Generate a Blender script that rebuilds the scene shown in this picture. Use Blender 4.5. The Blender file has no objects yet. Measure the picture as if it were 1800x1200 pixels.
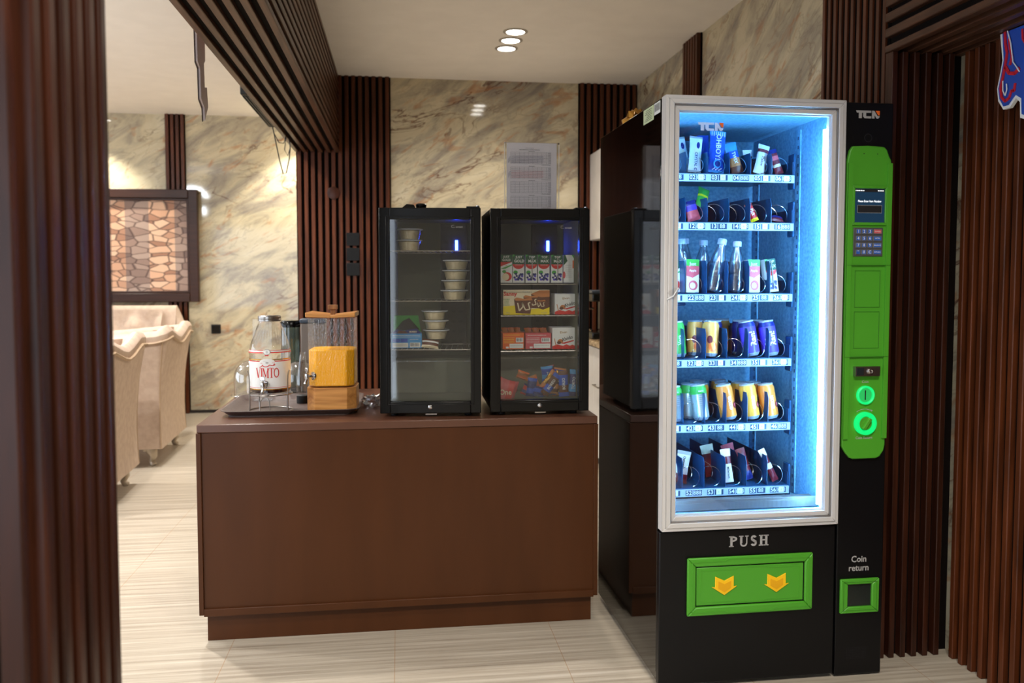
import bpy, math, random
from math import sin, cos, pi, radians as R, sqrt, atan2
from mathutils import Vector, Matrix, noise

S = bpy.context.scene
COL = S.collection
random.seed(7)

# ------------------------------------------------------------------ camera
PITCH, YAW = R(3.0066), R(7.6814)
cd = bpy.data.cameras.new('camera')
cam = bpy.data.objects.new('camera', cd)
COL.objects.link(cam)
cam.location = (0, 0, 1.35)
cam.rotation_euler = (pi/2 - PITCH, 0, -YAW)
cd.sensor_width = 36.0
cd.lens = 1466.0/1800*36
cd.shift_y = -36.0/1800          # principal point sits a little above the middle
cd.clip_start = 0.05
cd.dof.use_dof = True
cd.dof.focus_distance = 2.95
cd.dof.aperture_fstop = 3.2
S.camera = cam

# ------------------------------------------------------------------ exposure, world
vs = S.view_settings
vs.view_transform = 'Standard'
vs.look = 'None'
vs.gamma = 1.0
vs.exposure = 0.78
vs.use_curve_mapping = False
w = bpy.data.worlds.new('world')
S.world = w
w.use_nodes = True
bg = w.node_tree.nodes['Background']
bg.inputs[0].default_value = (0.78, 0.87, 1.0, 1)
bg.inputs[1].default_value = 2.0


def lamp(name, kind, loc, power, col, size=0.1, rot=(0, 0, 0), spot=None, blend=0.5):
    l = bpy.data.lights.new(name, kind)
    l.energy = power
    l.color = col
    if kind == 'AREA':
        l.shape = 'DISK'
        l.size = size
    elif kind == 'SPOT':
        l.shadow_soft_size = size
        l.spot_size = spot
        l.spot_blend = blend
    else:
        l.shadow_soft_size = size
    o = bpy.data.objects.new(name, l)
    COL.objects.link(o)
    o.location = loc
    o.rotation_euler = rot
    return o


WARM = (1.0, 0.89, 0.76)
NEUT = (1.0, 0.96, 0.92)
CEIL = 2.935
# kitchen lamps, corridor lamps, lounge lamps: x, y, power, colour, spot angle
KITCHEN = [(0.755, 5.43), (0.75, 5.63), (0.747, 5.83)]
CORR = [(0.30, 0.35), (0.95, 0.55), (-1.9, 1.6)]
LOUNGE = [(-0.98, 8.22), (-2.93, 8.22), (-1.45, 6.0), (-3.2, 6.0), (-1.45, 4.0), (-3.2, 4.0)]
for x, y in KITCHEN:
    lamp('downlight_beam', 'SPOT', (x, y, CEIL-0.02), 32, WARM, 0.05, spot=R(150), blend=0.9)
for i, (x, y) in enumerate(CORR):
    lamp('downlight_beam', 'SPOT', (x, y, CEIL-0.02), 115, (1.0, 0.93, 0.84) if i < 2 else NEUT, 0.06, spot=R(150), blend=0.8)
for i, (x, y) in enumerate(LOUNGE):
    if i < 2:
        lamp('downlight_beam', 'SPOT', (x, y, CEIL-0.02), 85, (1.0, 0.93, 0.80), 0.04, spot=R(100), blend=0.5)
    else:
        lamp('downlight_beam', 'SPOT', (x, y, CEIL-0.02), 125, NEUT, 0.05, spot=R(150), blend=0.8)

# ------------------------------------------------------------------ materials
MATS = {}


def lin(c):
    return tuple(((v/255)/12.92 if v/255 <= 0.04045 else ((v/255+0.055)/1.055)**2.4) for v in c)


def mat(name, rgb, rough=0.5, metal=0.0, emit=0.0, ecol=None, spec=None, coat=0.0, srgb=True, sheen=0.0):
    if name in MATS:
        return MATS[name]
    m = bpy.data.materials.new(name)
    m.use_nodes = True
    b = m.node_tree.nodes['Principled BSDF']
    c = lin(rgb) if srgb else rgb
    b.inputs['Base Color'].default_value = (*c, 1)
    b.inputs['Roughness'].default_value = rough
    b.inputs['Metallic'].default_value = metal
    if spec is not None:
        b.inputs['Specular IOR Level'].default_value = spec
    if coat:
        b.inputs['Coat Weight'].default_value = coat
        b.inputs['Coat Roughness'].default_value = 0.05
    if sheen:
        b.inputs['Sheen Weight'].default_value = sheen
    if emit:
        e = ecol or c
        b.inputs['Emission Color'].default_value = (*e, 1)
        b.inputs['Emission Strength'].default_value = emit
    MATS[name] = m
    return m


def nd(m, kind, **kw):
    n = m.node_tree.nodes.new(kind)
    for k, v in kw.items():
        if k.startswith('i_'):
            n.inputs[k[2:].replace('_', ' ')].default_value = v
        else:
            setattr(n, k, v)
    return n


def lk(m, a, ao, b, bi):
    m.node_tree.links.new(a.outputs[ao], b.inputs[bi])


def ramp(m, stops):
    r = m.node_tree.nodes.new('ShaderNodeValToRGB')
    el = r.color_ramp.elements
    while len(el) < len(stops):
        el.new(0.5)
    for e, (p, c) in zip(el, stops):
        e.position = p
        e.color = (*c, 1) if len(c) == 3 else c
    return r


def thin_glass(name, tint=(1, 1, 1), base=0.04, edge=0.6, rough=0.02, bump=0.0, bscale=60, stretch=(1, 1, 1)):
    """a thin pane or vessel wall: clear with a mirror-like reflection that grows at the edges"""
    m = bpy.data.materials.new(name)
    m.use_nodes = True
    nt = m.node_tree
    for n in list(nt.nodes):
        nt.nodes.remove(n)
    out = nd(m, 'ShaderNodeOutputMaterial')
    tr = nd(m, 'ShaderNodeBsdfTransparent')
    tr.inputs[0].default_value = (*tint, 1)
    gl = nd(m, 'ShaderNodeBsdfGlossy')
    gl.inputs['Roughness'].default_value = rough
    lw = nd(m, 'ShaderNodeLayerWeight')
    lw.inputs['Blend'].default_value = 0.35
    mr = nd(m, 'ShaderNodeMapRange')
    mr.inputs['To Min'].default_value = base
    mr.inputs['To Max'].default_value = edge
    mx = nd(m, 'ShaderNodeMixShader')
    lk(m, lw, 'Facing', mr, 'Value')
    lk(m, mr, 'Result', mx, 0)
    lk(m, tr, 0, mx, 1)
    lk(m, gl, 0, mx, 2)
    lk(m, mx, 0, out, 0)
    if bump:
        tc = nd(m, 'ShaderNodeTexCoord')
        mp = nd(m, 'ShaderNodeMapping')
        mp.inputs['Scale'].default_value = stretch
        no = nd(m, 'ShaderNodeTexNoise')
        no.inputs['Scale'].default_value = bscale
        bp = nd(m, 'ShaderNodeBump')
        bp.inputs['Strength'].default_value = bump
        bp.inputs['Distance'].default_value = 0.01
        lk(m, tc, 'Object', mp, 0)
        lk(m, mp, 0, no, 'Vector')
        lk(m, no, 'Fac', bp, 'Height')
        lk(m, bp, 0, gl, 'Normal')
        lk(m, bp, 0, lw, 'Normal')
    MATS[name] = m
    return m


def wood(name, c1, c2, axis='z', rough=0.38, freq=14, coat=0.0):
    m = mat(name, c1, rough, coat=coat, spec=0.3)
    b = m.node_tree.nodes['Principled BSDF']
    tc = nd(m, 'ShaderNodeTexCoord')
    mp = nd(m, 'ShaderNodeMapping')
    sc = {'z': (freq, freq, 0.9), 'y': (freq, 0.9, freq), 'x': (0.9, freq, freq)}[axis]
    mp.inputs['Scale'].default_value = sc
    n1 = nd(m, 'ShaderNodeTexNoise')
    n1.inputs['Scale'].default_value = 3.0
    n1.inputs['Detail'].default_value = 5
    n1.inputs['Distortion'].default_value = 0.6
    a, c = lin(c1), lin(c2)
    r = ramp(m, [(0.3, a), (0.7, c)])
    bp = nd(m, 'ShaderNodeBump')
    bp.inputs['Strength'].default_value = 0.15
    bp.inputs['Distance'].default_value = 0.004
    lk(m, tc, 'Object', mp, 0)
    lk(m, mp, 0, n1, 'Vector')
    lk(m, n1, 'Fac', r, 0)
    lk(m, r, 0, b, 'Base Color')
    lk(m, n1, 'Fac', bp, 'Height')
    lk(m, bp, 0, b, 'Normal')
    return m


def marble(name, plane):
    m = mat(name, (200, 186, 150), 0.06, spec=0.5)
    b = m.node_tree.nodes['Principled BSDF']
    tc = nd(m, 'ShaderNodeTexCoord')
    m0 = nd(m, 'ShaderNodeMapping')
    if plane == 'x':                       # wall in the y-z plane
        m0.inputs['Rotation'].default_value = (0, 0, R(90))
    mp = nd(m, 'ShaderNodeMapping')
    mr_ = nd(m, 'ShaderNodeMapping')
    mr_.inputs['Rotation'].default_value = (0, R(28), 0)
    mp.inputs['Scale'].default_value = (0.62, 1, 1.75)
    lk(m, tc, 'Object', m0, 0)
    lk(m, m0, 0, mr_, 0)
    lk(m, mr_, 0, mp, 0)

    def nz(scale, det, dist, off=(0, 0, 0), rough=0.55):
        mm = nd(m, 'ShaderNodeMapping')
        mm.inputs['Location'].default_value = off
        n = nd(m, 'ShaderNodeTexNoise')
        n.inputs['Scale'].default_value = scale
        n.inputs['Detail'].default_value = det
        n.inputs['Distortion'].default_value = dist
        n.inputs['Roughness'].default_value = rough
        lk(m, mp, 0, mm, 0)
        lk(m, mm, 0, n, 'Vector')
        return n
    cloud = nz(2.3, 9, 1.2, rough=0.62)
    rc = ramp(m, [(0.28, lin((122, 115, 112))), (0.43, lin((168, 158, 138))), (0.55, lin((200, 188, 158))), (0.75, lin((214, 205, 180)))])
    lk(m, cloud, 'Fac', rc, 0)
    # thin dark veins
    vn = nz(2.0, 8, 1.3, (3.1, 0, 5.2))
    rv = ramp(m, [(0.470, (0, 0, 0)), (0.496, (1, 1, 1)), (0.508, (0, 0, 0))])
    msk = nz(1.6, 3, 0.5, (8, 2, 1))
    rm = ramp(m, [(0.5, (0, 0, 0)), (0.62, (1, 1, 1))])
    ml = nd(m, 'ShaderNodeMath', operation='MULTIPLY')
    lk(m, vn, 'Fac', rv, 0)
    lk(m, msk, 'Fac', rm, 0)
    lk(m, rv, 0, ml, 0)
    lk(m, rm, 0, ml, 1)
    ml2 = nd(m, 'ShaderNodeMath', operation='MULTIPLY')
    ml2.inputs[1].default_value = 0.95
    lk(m, ml, 0, ml2, 0)
    mix1 = nd(m, 'ShaderNodeMixRGB')
    mix1.inputs[2].default_value = (*lin((96, 58, 44)), 1)
    lk(m, ml2, 0, mix1, 0)
    lk(m, rc, 0, mix1, 1)
    # ochre and rust smudges
    sm = nz(4.6, 6, 1.6, (1.5, 4, 9))
    rs = ramp(m, [(0.57, (0, 0, 0)), (0.68, (1, 1, 1))])
    lk(m, sm, 'Fac', rs, 0)
    ml3 = nd(m, 'ShaderNodeMath', operation='MULTIPLY')
    ml3.inputs[1].default_value = 0.55
    lk(m, rs, 0, ml3, 0)
    mix2 = nd(m, 'ShaderNodeMixRGB')
    mix2.inputs[2].default_value = (*lin((176, 112, 62)), 1)
    lk(m, ml3, 0, mix2, 0)
    lk(m, mix1, 0, mix2, 1)
    # second fine vein set, grey
    v2 = nz(2.6, 4, 1.8, (6, 7, 2))
    r2 = ramp(m, [(0.475, (0, 0, 0)), (0.497, (1, 1, 1)), (0.51, (0, 0, 0))])
    lk(m, v2, 'Fac', r2, 0)
    ml4 = nd(m, 'ShaderNodeMath', operation='MULTIPLY')
    ml4.inputs[1].default_value = 0.35
    lk(m, r2, 0, ml4, 0)
    mix3 = nd(m, 'ShaderNodeMixRGB')
    mix3.inputs[2].default_value = (*lin((120, 104, 92)), 1)
    lk(m, ml4, 0, mix3, 0)
    lk(m, mix2, 0, mix3, 1)
    lk(m, mix3, 0, b, 'Base Color')
    return m


def floor_mat():
    m = mat('travertine_tile', (196, 186, 170), 0.28, spec=0.4)
    b = m.node_tree.nodes['Principled BSDF']
    tc = nd(m, 'ShaderNodeTexCoord')
    mp = nd(m, 'ShaderNodeMapping')
    mp.inputs['Scale'].default_value = (0.7, 30, 1)
    n = nd(m, 'ShaderNodeTexNoise')
    n.inputs['Scale'].default_value = 1.6
    n.inputs['Detail'].default_value = 9
    n.inputs['Roughness'].default_value = 0.62
    n.inputs['Distortion'].default_value = 0.12
    lk(m, tc, 'Object', mp, 0)
    lk(m, mp, 0, n, 'Vector')
    r = ramp(m, [(0.25, lin((136, 124, 108))), (0.45, lin((172, 161, 144))), (0.6, lin((190, 180, 163))), (0.8, lin((212, 204, 190)))])
    lk(m, n, 'Fac', r, 0)
    # dark short streaks
    mp2 = nd(m, 'ShaderNodeMapping')
    mp2.inputs['Scale'].default_value = (3.0, 70, 1)
    n2 = nd(m, 'ShaderNodeTexNoise')
    n2.inputs['Scale'].default_value = 1.5
    n2.inputs['Detail'].default_value = 4
    lk(m, tc, 'Object', mp2, 0)
    lk(m, mp2, 0, n2, 'Vector')
    r2 = ramp(m, [(0.60, (0, 0, 0)), (0.74, (1, 1, 1))])
    lk(m, n2, 'Fac', r2, 0)
    q = nd(m, 'ShaderNodeMath', operation='MULTIPLY')
    q.inputs[1].default_value = 0.35
    lk(m, r2, 0, q, 0)
    mx = nd(m, 'ShaderNodeMixRGB')
    mx.inputs[2].default_value = (*lin((128, 112, 94)), 1)
    lk(m, q, 0, mx, 0)
    lk(m, r, 0, mx, 1)
    # joints every 0.594 m along x
    sp = nd(m, 'ShaderNodeSeparateXYZ')
    lk(m, tc, 'Object', sp, 0)
    a = nd(m, 'ShaderNodeMath', operation='ADD')
    a.inputs[1].default_value = 0.027 + 0.594*20
    lk(m, sp, 'X', a, 0)
    d = nd(m, 'ShaderNodeMath', operation='MODULO')
    d.inputs[1].default_value = 0.594
    lk(m, a, 0, d, 0)
    c = nd(m, 'ShaderNodeMath', operation='LESS_THAN')
    c.inputs[1].default_value = 0.0028
    lk(m, d, 0, c, 0)
    q2 = nd(m, 'ShaderNodeMath', operation='MULTIPLY')
    q2.inputs[1].default_value = 0.6
    lk(m, c, 0, q2, 0)
    mx2 = nd(m, 'ShaderNodeMixRGB')
    mx2.inputs[2].default_value = (*lin((158, 118, 78)), 1)
    lk(m, q2, 0, mx2, 0)
    lk(m, mx, 0, mx2, 1)
    lk(m, mx2, 0, b, 'Base Color')
    return m


def noisy(name, c1, c2, scale, rough=0.5, metal=0.0, stretch=(1, 1, 1), bump=0.0, lo=0.35, hi=0.65, spec=None, det=3):
    m = mat(name, c1, rough, metal, spec=spec)
    b = m.node_tree.nodes['Principled BSDF']
    tc = nd(m, 'ShaderNodeTexCoord')
    mp = nd(m, 'ShaderNodeMapping')
    mp.inputs['Scale'].default_value = stretch
    n = nd(m, 'ShaderNodeTexNoise')
    n.inputs['Scale'].default_value = scale
    n.inputs['Detail'].default_value = det
    r = ramp(m, [(lo, lin(c1)), (hi, lin(c2))])
    lk(m, tc, 'Object', mp, 0)
    lk(m, mp, 0, n, 'Vector')
    lk(m, n, 'Fac', r, 0)
    lk(m, r, 0, b, 'Base Color')
    if bump:
        bp = nd(m, 'ShaderNodeBump')
        bp.inputs['Strength'].default_value = bump
        bp.inputs['Distance'].default_value = 0.005
        lk(m, n, 'Fac', bp, 'Height')
        lk(m, bp, 0, b, 'Normal')
    return m


def stone_mat():
    m = mat('stacked_stone_print', (170, 130, 105), 0.55)
    b = m.node_tree.nodes['Principled BSDF']
    tc = nd(m, 'ShaderNodeTexCoord')
    mp = nd(m, 'ShaderNodeMapping')
    mp.inputs['Scale'].default_value = (7.0, 1, 17)
    nz_ = nd(m, 'ShaderNodeTexNoise')
    nz_.inputs['Scale'].default_value = 3
    lk(m, tc, 'Object', mp, 0)
    lk(m, tc, 'Object', nz_, 'Vector')
    mixv = nd(m, 'ShaderNodeMixRGB', blend_type='ADD')
    mixv.inputs[0].default_value = 0.9
    lk(m, mp, 0, mixv, 1)
    lk(m, nz_, 'Color', mixv, 2)
    v = nd(m, 'ShaderNodeTexVoronoi', distance='CHEBYCHEV')
    v.inputs['Scale'].default_value = 1.0
    v.inputs['Randomness'].default_value = 0.8
    e = nd(m, 'ShaderNodeTexVoronoi', feature='DISTANCE_TO_EDGE')
    e.inputs['Scale'].default_value = 1.0
    e.inputs['Randomness'].default_value = 0.8
    v.distance = 'EUCLIDEAN'
    lk(m, mixv, 0, v, 'Vector')
    lk(m, mixv, 0, e, 'Vector')
    bw = nd(m, 'ShaderNodeRGBToBW')
    lk(m, v, 'Color', bw, 0)
    r1 = ramp(m, [(0.2, lin((168, 122, 96))), (0.5, lin((214, 168, 136))), (0.8, lin((226, 186, 156)))])
    r2 = ramp(m, [(0.2, lin((120, 98, 90))), (0.5, lin((158, 130, 116))), (0.8, lin((176, 152, 138)))])
    lk(m, bw, 0, r1, 0)
    lk(m, bw, 0, r2, 0)
    sp = nd(m, 'ShaderNodeSeparateXYZ')
    lk(m, tc, 'Object', sp, 0)
    n4 = nd(m, 'ShaderNodeMath', operation='PINGPONG')
    n4.inputs[1].default_value = 0.23
    lk(m, sp, 'X', n4, 0)
    n5 = nd(m, 'ShaderNodeMath', operation='GREATER_THAN')
    n5.inputs[1].default_value = 0.12
    lk(m, n4, 0, n5, 0)
    mx = nd(m, 'ShaderNodeMixRGB')
    lk(m, n5, 0, mx, 0)
    lk(m, r1, 0, mx, 1)
    lk(m, r2, 0, mx, 2)
    re = ramp(m, [(0.0, (0, 0, 0)), (0.09, (1, 1, 1))])
    lk(m, e, 'Distance', re, 0)
    m2 = nd(m, 'ShaderNodeMixRGB')
    m2.inputs[1].default_value = (*lin((78, 56, 48)), 1)
    lk(m, re, 0, m2, 0)
    lk(m, mx, 0, m2, 2)
    lk(m, m2, 0, b, 'Base Color')
    return m


M_WOODV = wood('dark_slat_wood_vertical', (58, 27, 11), (98, 49, 23), 'z', 0.38)
M_WOODY = wood('dark_slat_wood_lengthwise', (58, 36, 25), (92, 60, 43), 'y', 0.38)
M_WOODC = wood('dimmed_red_slat_wood', (38, 18, 10), (64, 31, 17), 'z', 0.34)  # dimmer light on pillar and recess end is put into this darker tone
M_GAP = mat('slat_backing', (13, 7, 5), 0.8, spec=0.1)
M_MARB = marble('polished_marble', 'y')
M_MARBX = marble('polished_marble_side', 'x')
M_CEIL = noisy('ceiling_paint', (234, 230, 224), (238, 234, 228), 6, 0.85)
M_PAINT = mat('plain_wall_paint', (205, 198, 186), 0.8)
M_FLOOR = floor_mat()
M_BROWN = noisy('brown_gloss_paint', (72, 39, 16), (78, 43, 19), 9, 0.38, stretch=(1, 1, 0.2), bump=0.08, spec=0.25)
M_BROWNT = noisy('brown_top_paint', (88, 56, 42), (96, 62, 46), 7, 0.28, bump=0.05)
M_BLACK = mat('black_gloss_plastic', (7, 7, 7), 0.2, spec=0.4)
M_BLACKM = mat('black_matte', (10, 10, 11), 0.5, spec=0.3)
M_MIRROR = mat('black_gloss_panel', (8, 6, 5), 0.06, spec=0.6)
M_SATIN = mat('black_satin_panel', (7, 7, 9), 0.42, spec=0.3)
M_ALU = mat('brushed_aluminium', (214, 212, 210), 0.42, 0.2)
M_ALUD = mat('aluminium_groove', (128, 122, 118), 0.45, 0.4)
M_CHROME = mat('chrome', (210, 210, 212), 0.12, 1.0)
M_STEEL = mat('brushed_steel', (165, 160, 155), 0.28, 1.0)
M_GALV = noisy('blue_lit_galvanised_lining', (98, 156, 194), (132, 186, 214), 90, 0.45, 0.1, det=2)  # blue of the cabinet light is tinted into the neutral steel colour
M_NAVY = mat('dark_navy_tray', (8, 62, 98), 0.35)
M_GREEN = mat('lime_green_plastic', (76, 158, 40), 0.40)
M_GREEND = mat('green_groove', (52, 120, 26), 0.45)
M_YEL = mat('yellow_plastic', (250, 196, 20), 0.38)
M_YELD = mat('deep_yellow_plastic', (232, 168, 10), 0.4)
M_WHITE = mat('white_print', (232, 232, 230), 0.5)
M_GREYP = mat('grey_print', (168, 166, 164), 0.5)
M_INK = mat('black_print', (24, 24, 28), 0.6)
M_RED = mat('red_print', (206, 34, 30), 0.45)
M_ORNG = mat('orange_print', (232, 104, 32), 0.45)
M_DRED = mat('maroon_print', (112, 26, 36), 0.4)
M_BLUE = mat('royal_blue_print', (24, 78, 190), 0.4)
M_LBLUE = mat('light_blue_print', (64, 150, 214), 0.45)
M_NBLUE = mat('navy_blue_print', (22, 34, 110), 0.4)
M_PURP = mat('violet_print', (92, 70, 200), 0.32)
M_GRN = mat('leaf_green_print', (60, 160, 60), 0.45)
M_DGRN = mat('dark_green_print', (20, 80, 52), 0.45)
M_BRWN = mat('chocolate_print', (96, 46, 24), 0.45)
M_TAN = mat('caramel_print', (196, 120, 62), 0.45)
M_CREAM = mat('cream_print', (238, 222, 190), 0.45)
M_YPR = mat('lemon_print', (246, 220, 24), 0.45)
M_PINK = mat('rose_print', (206, 84, 92), 0.45)
M_GOLD = mat('gold_foil', (206, 152, 66), 0.25, 0.8)
M_GLASS = thin_glass('clear_glass', (0.98, 0.985, 0.98), 0.03, 0.5)
M_DOME = thin_glass('dome_glass', (0.95, 0.96, 0.96), 0.10, 0.85)
M_PANE = thin_glass('fridge_door_glass', (0.97, 0.98, 0.97), 0.05, 0.5, 0.03)
M_VPANE = thin_glass('machine_door_glass', (0.96, 0.98, 1.0), 0.025, 0.4)
M_HAMM = thin_glass('hammered_glass', (0.99, 0.99, 0.99), 0.045, 0.5, 0.05, 1.0, 170, (1.0, 1.0, 0.4))
M_PLAST = thin_glass('clear_plastic', (0.94, 0.94, 0.94), 0.08, 0.6, 0.12, 0.3, 30)
M_SMOKE = thin_glass('smoked_glass', (0.30, 0.36, 0.35), 0.08, 0.6)
M_BOTTLE = thin_glass('water_bottle_plastic', (0.90, 0.96, 1.0), 0.26, 0.9, 0.20, 0.6, 40, (1, 1, 0.3))
M_JUICE = mat('orange_juice', (255, 184, 0), 0.4, spec=0.2)
M_SYRUP = mat('dark_syrup', (50, 14, 10), 0.15)
M_TRAYP = noisy('serving_tray_plastic', (84, 70, 66), (96, 82, 77), 60, 0.4)
M_ACAC = wood('acacia_wood', (150, 92, 44), (212, 152, 84), 'x', 0.4, 12)
M_ACAC2 = wood('acacia_end_wood', (128, 84, 50), (176, 128, 80), 'z', 0.42, 14)
M_LEATH = noisy('cream_velvet', (190, 166, 147), (202, 180, 160), 24, 0.75, bump=0.1)
M_PIPE = mat('sofa_piping', (176, 150, 122), 0.6)
M_SILV = mat('silvered_carved_wood', (186, 172, 152), 0.35, 0.4)
M_FRAME = wood('picture_frame_wood', (46, 26, 19), (62, 37, 27), 'x', 0.35)
M_STONE = stone_mat()
M_PAPER = mat('printed_paper', (240, 234, 240), 0.7)
M_LINE = mat('table_rule', (122, 118, 126), 0.7)
M_GRAN = noisy('speckled_granite', (120, 96, 70), (196, 170, 132), 45, 0.2)
M_CABW = mat('white_cabinet_door', (206, 202, 196), 0.4)
M_INNER = mat('fridge_inner_plastic', (112, 114, 98), 0.75, spec=0.2)
M_INNERD = mat('fridge_vent_plastic', (26, 20, 18), 0.5)
M_DESS = noisy('creamy_dessert', (226, 206, 164), (238, 222, 186), 60, 0.5)
M_LAMP = mat('lamp_lens', (255, 250, 240), 0.5, emit=14, ecol=(1.0, 0.96, 0.88))
M_RIM = mat('lamp_rim', (170, 164, 156), 0.4, 0.2)
M_LEDB = mat('blue_led', (20, 40, 255), 0.5, emit=30, ecol=(0.02, 0.06, 1.0))
M_LEDW = mat('cabinet_led_strip', (255, 255, 255), 0.5, emit=125, ecol=(0.24, 0.60, 1.0))
M_LEDG = mat('green_led_ring', (20, 150, 60), 0.4, emit=0.55, ecol=(0.0, 0.8, 0.2))
M_LEDGD = mat('green_lens', (10, 110, 40), 0.3, emit=0.3, ecol=(0.05, 0.8, 0.2))
M_LCD = mat('lcd_backlit', (12, 28, 46), 0.2, emit=0.25, ecol=(0.02, 0.07, 0.14))
M_LCDT = mat('lcd_text', (220, 225, 230), 0.4, emit=0.8, ecol=(0.8, 0.85, 0.9))
M_KEYB = mat('keypad_plate', (98, 98, 100), 0.4, 0.4)
M_KEY = mat('key_steel', (150, 150, 150), 0.3, 0.5)
M_KEYL = mat('key_blue', (40, 96, 190), 0.4)
M_RAIL = mat('price_rail', (176, 186, 196), 0.45)
M_RUBBER = mat('rubber_black', (20, 20, 20), 0.7)
M_STICK = mat('pale_green_sticker', (196, 208, 168), 0.6)


M_DECAL = mat('white_translucent_decal', (240, 240, 240), 0.5)
_b = M_DECAL.node_tree.nodes['Principled BSDF']
_t = nd(M_DECAL, 'ShaderNodeBsdfTranslucent')
_t.inputs[0].default_value = (0.9, 0.9, 0.9, 1)
_m = nd(M_DECAL, 'ShaderNodeMixShader')
_m.inputs[0].default_value = 0.5
lk(M_DECAL, _b, 0, _m, 1)
lk(M_DECAL, _t, 0, _m, 2)
M_DECAL.node_tree.links.new(_m.outputs[0], M_DECAL.node_tree.nodes['Material Output'].inputs[0])


# ------------------------------------------------------------------ mesh builder
def wm(o):
    m = Matrix.Identity(4)
    while o is not None:
        m = Matrix.LocRotScale(o.location, o.rotation_euler, o.scale) @ m
        o = o.parent
    return m


_txt = {}


def glyphs(s, bold=0.0):
    k = (s, bold)
    if k not in _txt:
        cu = bpy.data.curves.new('t', 'FONT')
        cu.body = s
        cu.size = 1.0
        cu.align_x = 'CENTER'
        cu.align_y = 'CENTER'
        cu.resolution_u = 2
        cu.offset = bold
        ob = bpy.data.objects.new('t', cu)
        me = bpy.data.meshes.new_from_object(ob)
        _txt[k] = ([v.co.copy() for v in me.vertices], [tuple(p.vertices) for p in me.polygons])
        bpy.data.objects.remove(ob)
        bpy.data.curves.remove(cu)
        bpy.data.meshes.remove(me)
    return _txt[k]


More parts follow.
